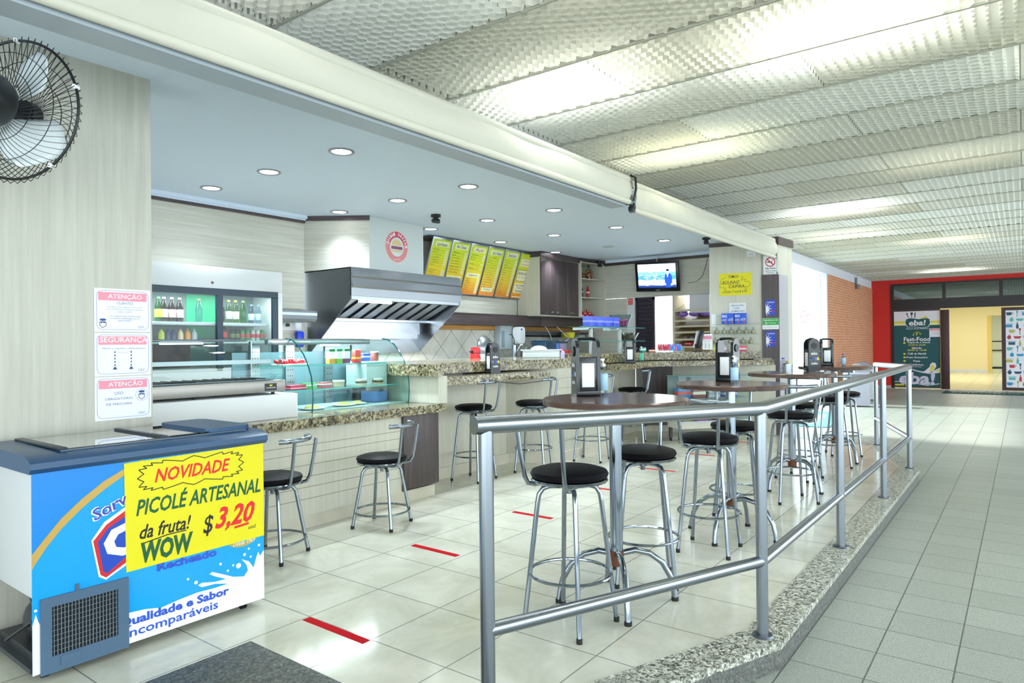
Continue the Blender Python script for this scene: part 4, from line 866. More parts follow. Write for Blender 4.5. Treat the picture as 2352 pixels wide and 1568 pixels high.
for i, (hd, hc, rows, sub, lb) in enumerate(MENUS):
    t = thing('menu_board', lb, 'menu board', (MX+i*MW, 6.9, 2.17), 0, 'six leaning menu boards')
    T = frame((0, 0, 0), (1, 0, 0), mv); w, h = MW-.008, .829
    m = MB(); m.box(0, 0, -.02, w, h, .0, .003, T); m.build('frame', STEEL, t)
    m = MB(); m.box(.022, .028, 0, w-.022, h-.03, .003, 0, T); m.build('print', MENUP, t)
    a = MB(); b = MB(); c = MB(); d = MB()
    if i < 5:
        d.poly(rrect(.07, h-.135, w-.06, h-.055, .008), .003, .0036, T)
        c.text(hd, .1, h-.125, w-.2 if len(hd) < 12 else w-.17, .055, .0038, T, .25, .008)
        n = len(rows)
        sy = h-.165; step = (sy-.05)/max(n+(2.5 if sub else 0), 1); k = 0; mid = 8 if i in (1, 2) else n
        for j, r in enumerate(rows):
            if sub and j == mid:
                k += 2.6; yy = sy-step*(k-.6); d.poly(rrect(.05, yy-.01, w-.06, yy+.055, .008), .003, .0036, T); c.text(sub, .08, yy, w-.18, .042, .0038, T, .2, .006)
            yy = sy-step*(k+.7); k += 1
            if not r: continue
            hh = min(.022, step*.62)
            a.text(r, .045, yy, min(.0135*len(r)+.02, .2), hh, .0032, T, res=1); a.stroke([(.05+min(.0135*len(r)+.02, .2), yy), (w-.115, yy)], .002, .003, .0034, T)
            d.poly([(w-.1, yy-.006), (w-.045, yy-.006), (w-.045, yy+hh+.004), (w-.1, yy+hh+.004)], .003, .0036, T); b.text('%d,%02d' % (random.randint(3, 19), random.choice((0, 50, 90))), w-.095, yy, .045, hh*.75, .0038, T, res=1)
        if sub and mid == n: yy = .05 if i == 0 else .1; d.poly(rrect(.06, yy, w-.08, yy+.06, .008), .003, .0036, T); c.text(sub, .1, yy+.01, w-.22, .04, .0038, T, .2, .006)
    else:
        d.poly(rrect(.06, h-.25, w-.06, h-.12, .008), .003, .0036, T); c.text('Horário de', .12, h-.165, .18, .03, .0038, T, .2); c.text('funcionamento', .09, h-.225, .23, .028, .0038, T, .2)
        d.poly([(.05, h-.5), (w-.055, h-.5), (w-.055, h-.31), (.05, h-.31)], .003, .0036, T); b.stroke([(.05, h-.5), (w-.055, h-.5), (w-.055, h-.31), (.05, h-.31)], .006, .0036, .004, T, True)
        b.text('SEGUNDA A SEXTA', .07, h-.39, .27, .045, .0038, T, 0, .01); b.text('das 7 às 22h', .09, h-.44, .2, .02, .0038, T)
        d.poly(rrect(.05, .12, w-.06, .29, .008), .003, .0036, T); b.text('SÁBADO DOMINGO', .07, .24, .26, .034, .0038, T, 0, .01); b.text('e FERIADOS', .11, .195, .16, .03, .0038, T); b.text('Fechado', .09, .135, .22, .045, .0038, T, .25, .006)
        d.poly([(.05, .045), (w-.08, .045), (w-.08, .06), (.05, .06)], .003, .0036, T)
    d.build('pale_fields', mat('#eef0b4' if i < 4 else '#f2eec2', .4), t); c.build('heading', mat(hc, .4), t)
    if i < 5: a.build('item_lettering', mat('#3d4420', .5), t)
    b.build('price_lettering', mat('#24306c', .5), t)
tag(one('box', 6.9, 6.68, 2.93, 9.45, 6.94, 2.968).build('menu_shade_box', DARK), 'dark box standing in for the shadow above the leaning menu boards', 'box')  # dark box put in for the shade behind the board tops

# ------------------------------------------------------------------ wall cabinets, niche, long dark shelf box
for x0, x1, lb in ((6.9, 9.68, 'long dark wood shelf box under the menu boards, left piece'), (9.69, 11.2, 'dark wood shelf box under the wall cabinet, right piece')):
    t = thing('wall_shelf_box', lb, 'shelf', (x0, 6.72, 1.715)); m = MB(); m.box(0, 0, 0, x1-x0, .21, .17, .003); m.build('box', DARK_H, t); m = MB(); m.box(0, -.003, .165, x1-x0, .21, .18); m.build('top_board', DARK, t)
t = thing('wall_cabinet', 'dark wood wall cabinet with three small handles', 'cabinet', (9.30, 6.45, 1.9))
m = MB(); m.box(0, .015, 0, 1.22, .48, 1.0); m.build('body', LAM_V, t)
m = MB(); m.box(.0, .0, -.012, 1.22, .47, .0); m.build('bottom_edge', LAM_COL, t)
for x0, x1, hx in ((.01, .40, .30), (.405, .81, .46), (.815, 1.21, .92)):
    m = MB(); m.box(x0, 0, .005, x1, .015, .97, .002); d = m.build('door', DARK, t); m = MB(); m.box(hx, -.02, .045, hx+.12, 0, .07, .006); m.build('handle', CHROME, d)
m = MB(); m.box(-.03, -.03, .98, 1.24, .48, 1.065); m.build('cornice', DARK_H, t)
t = thing('corner_shelf', 'open cream corner shelf with three boards beside the dark wall cabinet', 'shelf', (10.53, 6.4, 1.90))
m = MB(); m.box(0, .4, 0, .72, .42, 1.02); m.build('back', LAM_V, t); m = MB(); m.box(0, 0, 0, .02, .4, 1.02); m.build('left_side', LAM_V, t)
m = MB(); m.box(.70, -.1, 0, .72, .4, 1.02); m.build('right_side', LAM_V, t)
for z in (0, .355, .70, 1.0): m = MB(); m.poly([(.02, .4), (.70, .4), (.70, -.09), (.5, -.07), (.2, 0), (.02, .01)], z-.01, z+.01); m.build('board', LAM_COL, t)
m = MB(); m.poly([(-.02, .42), (.72, .42), (.72, -.13), (.5, -.1), (.2, -.03), (-.02, -.02)], 1.02, 1.065); m.build('cornice', DARK_H, t)
SP = V((10.53, 6.4, 1.90))
def candyjar(x, y, z, lb, cols, pine):
    t = thing('candy_jar', lb, 'jar', (SP.x+x, SP.y+y, SP.z+z)); s = .085 if pine else .075; H = .24 if pine else .16
    m = MB(); m.lathe([(0, 0), (s*.75, 0), (s, H*.3), (s*.95, H*.55), (s*.55, H*.85), (s*.35, H), (0, H)], 16); m.build('jar', CLEAR, t)
    random.seed(int(x*100)); m = MB()
    for i in range(70):
        zz = random.uniform(.015, H*.72); rr_ = s*(.8 if zz < H*.55 else .55)*math.sqrt(random.random()); a = random.uniform(0, 6.3); m.sphere((rr_*math.cos(a), rr_*math.sin(a), zz), .014, 6)
    o = m.build('sweets', cols[0], t); o['kind'] = 'stuff'
    m = MB()
    for i in range(25):
        zz = random.uniform(.015, H*.7); a = random.uniform(0, 6.3); rr_ = s*.82*(1 if zz < H*.55 else .65); m.sphere((rr_*math.cos(a), rr_*math.sin(a), zz), .015, 6)
    o = m.build('sweets_other', cols[1], t); o['kind'] = 'stuff'
    m = MB()
    if pine:
        for i in range(9): a = i*2.4; m.tube([(0, 0, H), (.025*math.cos(a), .025*math.sin(a), H+.05), (.06*math.cos(a), .06*math.sin(a), H+.055+.01*(i % 3))], [.012, .009, .002], 5)
        m.build('leaf_crown', mat('#2d4a45', .5), t)
    else: m.sphere((0, 0, H+.03), .045, 10, (1, 1, .8)); m.cyl((-.03, 0, H+.05), (-.035, 0, H+.09), .015, n=8); m.build('lid', mat('#b06a28', .4), t)
candyjar(.2, .15, .71, 'round jar of yellow and orange sweets on the top corner board', (mat('#c98f2a', .4), mat('#c4442c', .4)), False)
candyjar(.47, .12, .71, 'pineapple shaped jar full of red sweets on the top corner board', (mat('#c8434a', .4), mat('#d8c24a', .4)), True)
for x, c, lb, lab in ((.24, COLA, 'dark glass cola bottle on the middle corner board', '#cfd3d6'), (.48, mat('#c3201f', .3), 'red bottle with white script on the middle corner board', '#f0e6e6')):
    t = thing('display_bottle', lb, 'bottle', (SP.x+x, SP.y+.15, SP.z+.365)); m = MB(); m.lathe([(0, 0), (.03, 0), (.034, .03), (.029, .07), (.036, .11), (.03, .15), (.014, .2), (.013, .235), (0, .235)], 16); m.build('bottle', c, t)
    m = MB(); m.lathe([(.0345, .095), (.0372, .1), (.0372, .12), (.0345, .125)], 16); m.build('label', mat(lab, .5), t)
for i, (x, z) in enumerate(((.17, .01), (.33, .01), (.5, .01), (.25, .055), (.42, .055))):
    t = thing('mini_crate', 'tiny red crate of mini bottles on the lowest corner board, %s' % ('front left', 'front middle', 'front right', 'upper left', 'upper right')[i], 'crate', (SP.x+x, SP.y+.12, SP.z+z), 0, 'tiny red crates of mini bottles')
    m = MB(); m.box(-.07, -.045, 0, .07, .045, .045, .002); m.build('crate', mat('#c01f22', .4), t); m = MB(); m.box(-.03, -.047, .01, .03, -.0455, .025); m.build('print', PAPER, t)
    for j in range(3): m = MB(); m.lathe([(0, .04), (.011, .04), (.011, .075), (.005, .09), (.005, .1), (0, .1)], 8, (-.045+.045*j, 0, 0)); m.build('mini_bottle', mat(('#20160f', '#c9ccd0', '#d98a2a')[j], .3), t)

# ------------------------------------------------------------------ television
t = thing('television', 'black flat television showing a man in a blue suit before a city view', 'television', (11.08, 5.175, 2.585))
R3 = M.Rotation(math.radians(-4), 4, 'X') @ M.Rotation(math.radians(-9), 4, 'Y')
T = frame((0, 0, 0), (0, -1, 0)); Tt = M.Rotation(math.radians(-11), 4, 'Y') @ M.Rotation(math.radians(2.2), 4, 'X') @ T
m = MB(); m.box(-.415, -.265, -.05, .415, .265, 0, .012, Tt); m.build('case', mat('#10131c', .25), t)
def scr(c, e=1.6): return mat(c, .3, emit=e)
m = MB(); m.box(-.36, -.195, 0, .36, .225, .002, 0, Tt); sc_ = m.build('screen', scr('#dff0fb', 1.3), t)
random.seed(3)
for nm, c, y0, y1 in (('far_hills', '#7fb8d6', .02, .085), ('city_band', '#58a0c6', -.06, .02), ('terrace', '#d9d9cf', -.16, -.06), ('caption_bar', '#143a86', -.195, -.155)):
    m = MB(); top = [(-.36+.72*k/16, y1+random.uniform(-.012, .012)) for k in range(17)]; m.poly([(-.36, y0), (.36, y0)]+top[::-1], .002, .0028, Tt); m.build(nm, scr(c, 1.0), sc_)
m = MB()
for k in range(40): x, y = random.uniform(-.35, .14), random.uniform(-.055, .05); m.poly([(x, y), (x+.03, y), (x+.026, y+.008), (x+.004, y+.01)], .0028, .0032, Tt)
m.build('city_roofs', scr('#d5ecf6', 1.0), sc_)
m = MB(); m.poly([(.17, -.195), (.265, -.195), (.262, -.13), (.285, -.12), (.29, -.02), (.27, .04), (.235, .06), (.2, .06), (.165, .035), (.15, -.04), (.155, -.12), (.175, -.13)], .0032, .0042, Tt); m.build('suit', scr('#1d4fd8', 1.0), sc_)
m = MB(); m.poly([(.19, .06), (.235, .06), (.205, -.02)], .0042, .0048, Tt); m.build('shirt', scr('#f2f4f8', 1.0), sc_)
m = MB(); m.poly(circ(.205, .088, .024, .034, 14), .0042, .005, Tt); m.poly(circ(.16, -.135, .012, n=8), .0042, .005, Tt); m.poly(circ(.27, -.14, .014, n=8), .0042, .005, Tt); m.build('skin', scr('#e9c6b6', 1.0), sc_)
m = MB(); m.poly(circ(.212, .112, .03, .02, 12), .005, .0056, Tt); m.build('hair', scr('#16233f', .8), sc_)
m = MB(); m.box(-.03, -.243, .0, .04, -.234, .001, 0, Tt); m.build('maker_badge', mat('#b8bec6', .4), t)
m = MB(); m.tube([(.05, 0, .24), (.06, .03, .3), (.08, .0, .345), (.13, 0, .36)], .008, 6); m.build('hanging_cable', mat('#cfcabc', .5), t)
m = MB(); m.box(.045, -.1, -.1, .165, .1, .1, .005); m.build('wall_bracket', BLACK, t)
m = MB(); m.tube([(11.245, 4.66, 2.45), (11.24, 4.5, 2.47), (11.24, 4.4, 2.56), (11.245, 4.33, 2.75), (11.245, 4.31, 2.86)], .004, 5); tag(m.build('wall_cable', mat('#4a4a44', .5)), 'thin cable looping down the cream wall right of the television', 'cable')

# ------------------------------------------------------------------ service opening: notices, shutter, bread shelf
t = thing('fire_notice', 'red and white safety notice on the white strip beside the shutter', 'sign', (11.25, 5.83, 2.12)); T = frame((0, 0, 0), (0, -1, 0)); m = MB(); m.poly([(0, 0), (.095, 0), (.095, .115), (0, .115)], 0, .002, T); m.build('sheet', mat('#dd4a44', .5), t); m = MB(); m.text('SAÍDA', .01, .07, .07, .03, .002, T); m.text('112', .02, .02, .05, .03, .002, T); m.build('lettering', PAPER, t)
t = thing('louvre_shutter', 'dark louvred shutter leaf at the bright service window', 'shutter', (11.28, 5.695, 1.2))
m = MB(); m.box(0, -.37, 0, .04, -.33, 1.05); m.box(0, -.03, 0, .04, 0, 1.05); m.box(0, -.37, 1.0, .04, 0, 1.05); m.build('frame', mat('#2e2836', .45), t)
m = MB()
for k in range(14): m.box(0, -.33, .0, .035, -.03, .012, 0, M.Translation((.0, 0, .03+k*.071)) @ M.Rotation(math.radians(-50), 4, 'Y')); m.box(.03, -.33, .0+k*.075, .035, -.03, .078+k*.075)
m.build('slats', mat('#3a3442', .45), t)
t = thing('bread_shelf', 'brown laminate bread rack with sloping shelves by the service window', 'shelf', (11.25, 4.94, .9))
LBR = laminate('bread rack laminate', '#8f7a5c', '#b39c78', (2, 2, 30), .4); LED = mat('#d8cfb4', .4)
m = MB(); m.box(0, -.02, 0, .45, .02, 1.345); m.build('left_side', LED, t); m = MB(); m.box(.43, -.65, 0, .45, -.02, 1.0); m.build('back', LBR, t)
m = MB(); m.box(.0, -.65, 1.03, .45, -.30, 1.34); m.build('white_header', mat('#dcdbe2', .4), t)
for k, z in enumerate((1.07, .89, .79, .685, .56, .43)):
    m = MB(); m.box(0, -.64, 0, .44, -.02, .012, 0, M.Translation((0, 0, z)) @ M.Rotation(math.radians(-18), 4, 'Y')); s = m.build('shelf_board', LBR, t); m = MB(); m.box(-.01, -.645, z-.012, .008, -.02, z+.022, .002); m.build('shelf_lip', LED, s)
for i, (y, lb) in enumerate(((4.82, 'left'), (4.60, 'middle'), (4.40, 'right'))):
    t = thing('bread_bag', 'purple and brown bag of sliced bread on the rack, %s one' % lb, 'bag', (11.37, y, 1.862), 0, 'bread bags on the rack'); m = MB(); m.sphere((0, 0, .06), .1, 14, (.8, 1.05, .55)); m.build('bag', mat('#8f6fd0', .3), t)
    m = MB(); m.sphere((.03, 0, .09), .075, 12, (.9, 1.1, .55)); m.build('bread', mat('#7a4a1c', .4), t); m = MB(); m.sphere((-.065, 0, .075), .025, 8, (.5, 1, 1)); m.build('label_dot', mat('#e0b82c', .4), t)
for i, y in enumerate((4.73, 4.62, 4.53)):
    t = thing('blue_packet', 'small blue packet on the fifth rack shelf, %s of three' % ('left', 'middle', 'right')[i], 'packet', (11.30, y, 1.485), 0, 'blue packets on the rack'); m = MB(); m.box(-.02, -.035, 0, .06, .035, .03, .008); m.build('packet', mat('#2f5fa0', .35), t); m = MB(); m.box(-.0215, -.02, .008, -.0205, .02, .022); m.build('print', mat('#d97f3a', .5), t)
t = thing('red_packet', 'crinkled red packet on the lowest rack shelf', 'packet', (11.30, 4.68, 1.355)); m = MB(); m.sphere((0, 0, .035), .06, 10, (.6, 1.5, .6)); m.build('packet', mat('#c8283a', .35), t); m = MB(); m.box(-.04, -.05, .03, -.036, .05, .04); m.build('print', PAPER, t)

# ------------------------------------------------------------------ signs and glass shelves on the right laminate wall
def wallT(d=.001): return frame((A.x+NW.x*d, A.y+NW.y*d, 0), (W.x, W.y, 0))
WT = wallT(); WP = wallT(.021)
def sheet(name, label, s0, z0, s1, z1, m_, T=WT, cat='sign', grp=None, th=.002):
    t = thing(name, label, cat, T @ V((s0, z0, 0)), 0, grp); L = M.Translation(-(T @ V((s0, z0, 0)))) @ T @ M.Translation((s0, z0, 0)); w, h = s1-s0, z1-z0
    m = MB(); m.poly([(0, 0), (w, 0), (w, h), (0, h)], 0, th, L); m.build('sheet', m_, t); return t, L, w, h
t, L, w, h = sheet('food_sign', 'yellow hand lettered sign TEMOS BOLINHO CAIPIRA on the laminate wall', .145, 2.135, .632, 2.48, YELLOW)
m = MB(); m.text('TEMOS', .14, .27, .155, .042, .0021, L, .25, .004); m.text('BOLINHO', .055, .175, .25, .055, .0021, L, .25, .004); m.text('CAIPIRA', .145, .115, .23, .05, .0021, L, .25, .004); m.text('porção 7 und $ 6,90', .055, .03, .36, .05, .0021, L, .3, .001)
for q in ([(.115, .285), (.05, .262), (.02, .21), (.05, .19)], [(.05, .19), (.01, .17), (.02, .13), (.1, .12), (.08, .09), (.12, .08)], [(.32, .28), (.36, .28), (.33, .23), (.4, .245), (.38, .215), (.45, .2), (.47, .16), (.43, .13), (.38, .13), (.42, .105), (.37, .09)]): m.stroke(q, .004, .002, .0026, L)
m.build('lettering', mat('#1c2418', .5), t)
t, L, w, h = sheet('mask_sign', 'white hand lettered sign OBRIGATÓRIO O USO DE MÁSCARA', .295, 1.862, .54, 2.017, PAPER); m = MB(); m.text('OBRIGATÓRIO', .02, .105, .2, .028, .0021, L, .2, .003); m.text('O USO', .06, .062, .09, .026, .0021, L, .2, .003); m.text('DE MÁSCARA', .03, .018, .2, .028, .0021, L, .2, .003); m.build('lettering', mat('#1d2f52', .5), t)
t, L, w, h = sheet('paper_notice', 'narrow blank white paper on the laminate wall beside the bread rack', .025, 1.665, .09, 1.85, PAPER)
t, L, w, h = sheet('small_notice', 'small white notice half hidden behind the creased blind', .56, 2.72, .69, 2.81, PAPER); m = MB(); m.text('AVISO', .03, .03, .07, .014, .0021, L); m.text('proibida a entrada', .01, .012, .1, .01, .0021, L, res=1); m.build('lettering', mat('#7a4a52', .5), t)
t, L, w, h = sheet('no_smoking_sign', 'white no smoking sign Não Fume above the dark column cladding', .80, 2.435, 1.0, 2.72, PAPER, wallT(.018)); 
m = MB(); m.poly(circ(.1, .185, .072, n=28), .002, .0026, L); rg = m.build('red_disc', RED, t); m = MB(); m.poly(circ(.1, .185, .058, n=28), .0026, .0032, L); m.build('white_disc', PAPER, rg); m = MB(); m.stroke([(.06, .225), (.14, .145)], .016, .0042, .0048, L); m.build('red_bar', RED, rg)
m = MB(); m.poly([(.055, .176), (.125, .176), (.125, .19), (.055, .19)], .0032, .004, L); m.stroke([(.13, .185), (.14, .2), (.13, .215), (.145, .225)], .004, .0032, .004, L); m.text('Não Fume', .03, .075, .14, .032, .0021, L, 0, .015); m.text('Utilize as áreas', .02, .042, .16, .02, .0021, L, 0, .01); m.text('Designadas!', .04, .012, .12, .02, .0021, L, 0, .01); m.build('lettering', INK, t)
for z0, lb in ((1.812, 'upper'), (1.338, 'lower')):
    t, L, w, h = sheet('voucher_poster', '%s blue voucher poster with white starburst on the dark column cladding' % lb, .828, z0, .97, z0+.235, mat('#1c3fc0', .4), WP, 'poster', 'blue voucher posters on the column')
    m = MB(); m.text('sodexo', .02, .188, .105, .024, .0021, L, 0, .01); m.build('lettering', PAPER, t)
    m = MB(); pts = []
    for k in range(14): a = -PI/2+PI*k/13; r = .11 if k % 2 else .045; pts.append((max(0, r*.85*math.cos(a)), .09+r*math.sin(a)))
    m.poly([(0, 0.0)]+pts+[(0, .19)], .002, .0026, L); m.build('starburst', mat('#e8eef8', .4), t); m = MB(); m.poly([(.05, .065), (.135, .05), (.135, .058), (.05, .075)], .0026, .003, L); m.build('red_stripe', RED, t)
t, L, w, h = sheet('message_sign', 'green and white Atendemos via phone message sign on the dark cladding', .777, 1.6, 1.012, 1.768, PAPER, WP); m = MB(); m.poly([(.003, .065), (w-.003, .065), (w-.003, h-.003), (.003, h-.003)], .002, .0026, L); m.build('green_field', mat('#23a53c', .4), t)
m = MB(); m.text('Atendemos via', .015, .128, .2, .026, .0027, L, 0, .008); m.text('WhatsApp', .085, .083, .11, .022, .0027, L); m.stroke(circ(.055, .095, .018), .004, .0026, .0032, L, True); m.stroke([(.048, .1), (.052, .09), (.062, .088)], .005, .0026, .0032, L); m.build('lettering', PAPER, t); m = MB(); m.text('12 0000-000', .02, .02, .19, .026, .002, L); m.build('number', mat('#b9c3c0', .5), t)
def wl(s, d, z): p = A+W*s+NW*d; return V((p.x, p.y, z))
rzW = math.atan2(W.y, W.x)
SHZ = (1.692, 1.542, 1.39)
for i, z in enumerate(SHZ):
    t = thing('glass_shelf', '%s of three glass shelves on the laminate wall beside the dark cladding' % ('topmost', 'middle', 'lowest')[i], 'shelf', wl(.05, 0, z-.004), rzW, 'glass shelves on the laminate wall'); m = MB(); m.box(0, -.16, -.004, .69, -.002, .0); m.build('glass', GLASS, t); m = MB(); m.box(0, -.163, -.004, .69, -.16, .0); m.build('front_edge', mat('#5fa9a0', .2), t)
for i, (s, lb) in enumerate(((.24, 'left'), (.33, 'second'), (.43, 'third'), (.51, 'right'))):
    t = thing('wafer_box', 'blue box of chocolate wafers on the topmost glass shelf, %s one' % lb, 'box', wl(s, .09, 1.6885), rzW, 'blue wafer boxes on the glass shelf'); m = MB(); m.box(-.045, -.05, 0, .045, .05, .165, .003); m.build('box', mat('#2f5fd6', .35), t); L = frame((-.045, -.0505, 0), (1, 0, 0)); m = MB(); m.text('BIS' if i % 2 == 0 else 'LACTA', .01, .105 if i % 2 == 0 else .05, .07, .035, .0003, L, 0, .01); m.text('LACTA', .01, .05, .06, .025, .0003, L, 0, .01) if i % 2 == 0 else None; m.build('lettering', PAPER, t)
    m = MB(); m.poly(circ(.06, .03, .02, .012, 10), .0, .0006, L); m.build('print', mat('#c33a2c', .4), t)
k = 0
for z, ss in ((1.5385, (.114, .225, .329, .445, .548, .649)), (1.3865, (.095, .175, .321, .40, .501, .616))):
    for j, s in enumerate(ss):
        t = thing('nut_bag', 'small clear bag of brown nuts on the %s glass shelf, number %s from the left' % ('middle' if z > 1.5 else 'lowest', ('one', 'two', 'three', 'four', 'five', 'six')[j]), 'bag', wl(s, .09, z), 0, 'small bags of nuts on the glass shelves')
        m = MB(); m.lathe([(0, 0), (.032, 0), (.04, .03), (.034, .06), (.008, .075), (.022, .1), (0, .1)], 10); m.build('bag', CLEAR, t); m = MB(); m.lathe([(0, .002), (.029, .002), (.036, .03), (.03, .05), (0, .056)], 10); m.build('nuts', laminate('nuts %d' % k, '#b98a5c', '#e3c8a0', (60, 60, 60)) if k < 1 else bpy.data.materials['nuts 0'], t); k += 1
for s, c, lb in ((.11, '#d8d24a', 'yellow and white sweets box'), (.21, '#d0b8dc', 'lilac sweets box'), (.5, '#e45a7a', 'pink sweets box')):
    p = wl(s, .09, 1.2685); pack('sweets_box', p.x, p.y, p.z, .1, .09, .085, c, lb+' on the raised ledge below the glass shelves', 'box', None, ('#eef0e6', .35, .6), rz=rzW)
t = thing('till_monitor', 'black till monitor with a pink and white notice on its side, on the ledge', 'monitor', (10.07, 4.06, 1.2685), face(-.6, .8))
m = MB(); m.box(-.1, -.08, 0, .1, .08, .012, .004); m.build('base', BLACK, t); m = MB(); m.box(-.02, -.015, .012, .02, .015, .12); m.build('neck', BLACK, t); m = MB(); m.box(-.15, -.02, .06, .15, .03, .33, .008, M.Rotation(math.radians(-12), 4, 'X')); m.build('screen_case', mat('#1b2128', .3), t)
t = thing('till_notice', 'white notice with pink header hanging behind the till monitor', 'sign', (10.05, 3.865, 1.30), face(-.85, -.52)); m = MB(); m.box(0-.075, 0, 0, .075, .004, .24); m.build('sheet', PAPER, t); m = MB(); m.box(-.065, -.001, .155, .065, 0, .215); m.build('header', PINKB, t); L = frame((-.075, -.0012, 0), (1, 0, 0)); m = MB(); m.text('SEGURANÇA', .015, .17, .12, .025, 0.0002, L); m.text('Manter distância', .02, .125, .11, .014, 0, L); m.stroke([(.045, .03), (.045, .1)], .008, 0, .0004, L); m.stroke([(.1, .03), (.1, .1)], .008, 0, .0004, L); m.build('lettering', mat('#7a86a8', .5), t)

# ------------------------------------------------------------------ glass stand and goods on the raised right ledge
t = thing('glass_stand', 'two tier glass stand on white posts on the granite ledge', 'display stand', (7.93, 5.0, 1.2685))
for z in (.38, .175): m = MB(); m.box(0, -.16, z-.004, 1.98, .16, z+.004, .0); g = m.build('glass_tier', GLASS_T, t); m = MB(); m.box(0, -.163, z-.005, 1.98, -.16, z+.005); m.build('front_edge', mat('#3f8f86', .2), g)
for x in (.55, 1.42): m = MB(); m.box(x-.03, -.02, 0, x+.03, .02, .36, .004); m.build('post', mat('#d5dade', .35), t); m = MB(); m.poly([(x-.3, .335), (x-.24, .365), (x+.24, .365), (x+.3, .372), (x-.3, .372)], -.12, .12, frame((0, 0, 0), (1, 0, 0))); m.build('tier_support', mat('#b9cdd2', .3), t)
for i, (x, lb) in enumerate(((8.36, 'left'), (8.60, 'second'), (8.84, 'third'), (9.06, 'right'))): pack('blue_box', x, 4.95, 1.65, .17, .12, .15, '#5060d6', 'blue violet box standing on top of the glass stand, %s one' % lb, 'box', 'blue violet boxes on the glass stand', ('#8a94e6', .45, .62))
t = thing('sweet_vase', 'flared clear vase of pink wrapped sweets on top of the glass stand', 'vase', (9.3, 4.95, 1.65)); m = MB(); m.lathe([(0, 0), (.1, 0), (.12, .08), (.17, .2), (.175, .2), (.13, .08), (.105, .004), (0, .004)], 20); m.build('vase', CLEAR, t); random.seed(5); m = MB()
for i in range(60): zz = random.uniform(.02, .12); a = random.uniform(0, 6.3); r = (.085+.2*zz)*math.sqrt(random.random()); m.sphere((r*math.cos(a), r*math.sin(a), zz), .018, 6)
o = m.build('pink_sweets', mat('#cf4f8f', .35), t); o['kind'] = 'stuff'
t = thing('biscuit_bowl', 'clear bowl of brown wrapped biscuits on the lower tier of the glass stand', 'bowl', (9.6, 5.0, 1.445)); m = MB(); m.lathe([(0, 0), (.1, 0), (.15, .06), (.19, .13), (.185, .13), (.14, .06), (.09, .006), (0, .006)], 20); m.build('bowl', CLEAR, t); m = MB()
for i in range(30): zz = random.uniform(.02, .1); a = random.uniform(0, 6.3); r = .1*math.sqrt(random.random()); m.box(-.03, -.02, -.012, .03, .02, .012, 0, M.Translation((r*math.cos(a), r*math.sin(a), zz)) @ M.Rotation(a, 4, 'X') @ M.Rotation(a*2, 4, 'Z'))
o = m.build('biscuits', mat('#8a6f52', .4), t); o['kind'] = 'stuff'
t = thing('sweet_bowl', 'low clear bowl of pink sweets on the raised right ledge', 'bowl', (9.45, 4.88, 1.2685)); m = MB(); m.lathe([(0, 0), (.07, 0), (.12, .07), (.115, .07), (.06, .006), (0, .006)], 18); m.build('bowl', CLEAR, t); m = MB()
for i in range(26): a = random.uniform(0, 6.3); r = .075*math.sqrt(random.random()); m.sphere((r*math.cos(a), r*math.sin(a), random.uniform(.02, .06)), .016, 6)
o = m.build('sweets', mat('#c95a76', .4), t); o['kind'] = 'stuff'
tag(one('box', -.06, -.004, 0, .06, .004, .07, 0, M.Translation((9.25, 4.78, 1.268)) @ M.Rotation(1.1, 4, 'X')).build('green_tag', mat('#2fc42f', .5)), 'bright green price card leaning by the sweet bowl', 'card')
for x, y, w, h, c, lb in ((9.62, 4.74, .09, .075, '#2f9a86', 'teal gum box'), (9.70, 4.62, .1, .04, '#c8694a', 'flat orange chocolate tray')): pack('gum_box', x, y, 1.2685, w, .07, h, c, lb+' on the edge of the right ledge', 'box', None, ('#e2ecec', .4, .7), rz=-.9)
def rack(x, y, cols, label, n=5):
    t = thing('sweet_rack', label, 'rack', (x, y, 1.2685), face(-.8, -.6))
    m = MB(); m.box(-.1, -.05, 0, .1, .06, .012); m.box(-.1, .05, 0, .1, .062, .1); m.build('stand', CLEAR, t)
    for i in range(n):
        for j in range(2): m = MB(); m.box(-.095+i*.19/n, -.04+.05*j, .014+.035*j, -.095+(i+.85)*.19/n, -.02+.05*j, .085+.045*j, .002, M.Rotation(math.radians(-15), 4, 'X')); m.build('roll_sweet', mat(cols[(i+j) % len(cols)], .35), t)
rack(9.80, 4.46, ('#b0384a', '#c95a66', '#a83248'), 'clear rack of red roll sweets on the right ledge')
rack(9.93, 4.32, ('#3f7fd0', '#4f9ae0', '#c85a9a'), 'clear rack of blue and pink roll sweets on the right ledge')

# ------------------------------------------------------------------ kitchen back counter and things on the tiled wall
t = thing('back_counter', 'pale worktop along the tiled back wall', 'counter', (7.0, 5.95, 0)); one('box', 0, .02, 0, 4.15, .92, 1.165).build('body', WHITE, t); one('box', 0, 0, 1.165, 4.18, .93, 1.2).build('worktop', mat('#c9ccc6', .2), t)
BZ = 1.2005
t = thing('paper_towel_dispenser', 'tall grey paper towel dispenser on the tiled wall', 'dispenser', (8.6, 6.88, 1.33)); one('box', 0, -.12, 0, .36, .02, .4, .012).build('case', mat('#aab6bb', .35), t); one('box', .02, -.124, .03, .1, -.12, .3).build('window', mat('#7f8d94', .2), t)
t = thing('soap_dispenser', 'white rounded soap dispenser over the sink', 'dispenser', (8.9, 6.74, 1.42)); m = MB(); m.poly(rrect(0, 0, .2, .28, .06), 0, .11, frame((0, 0, 0), (1, 0, 0))); m.build('case', PAPER, t); m = MB(); m.poly(circ(.1, .235, .025, .016, 14), .11, .112, frame((0, 0, 0), (1, 0, 0))); m.build('blue_badge', mat('#2f6fc0', .4), t)
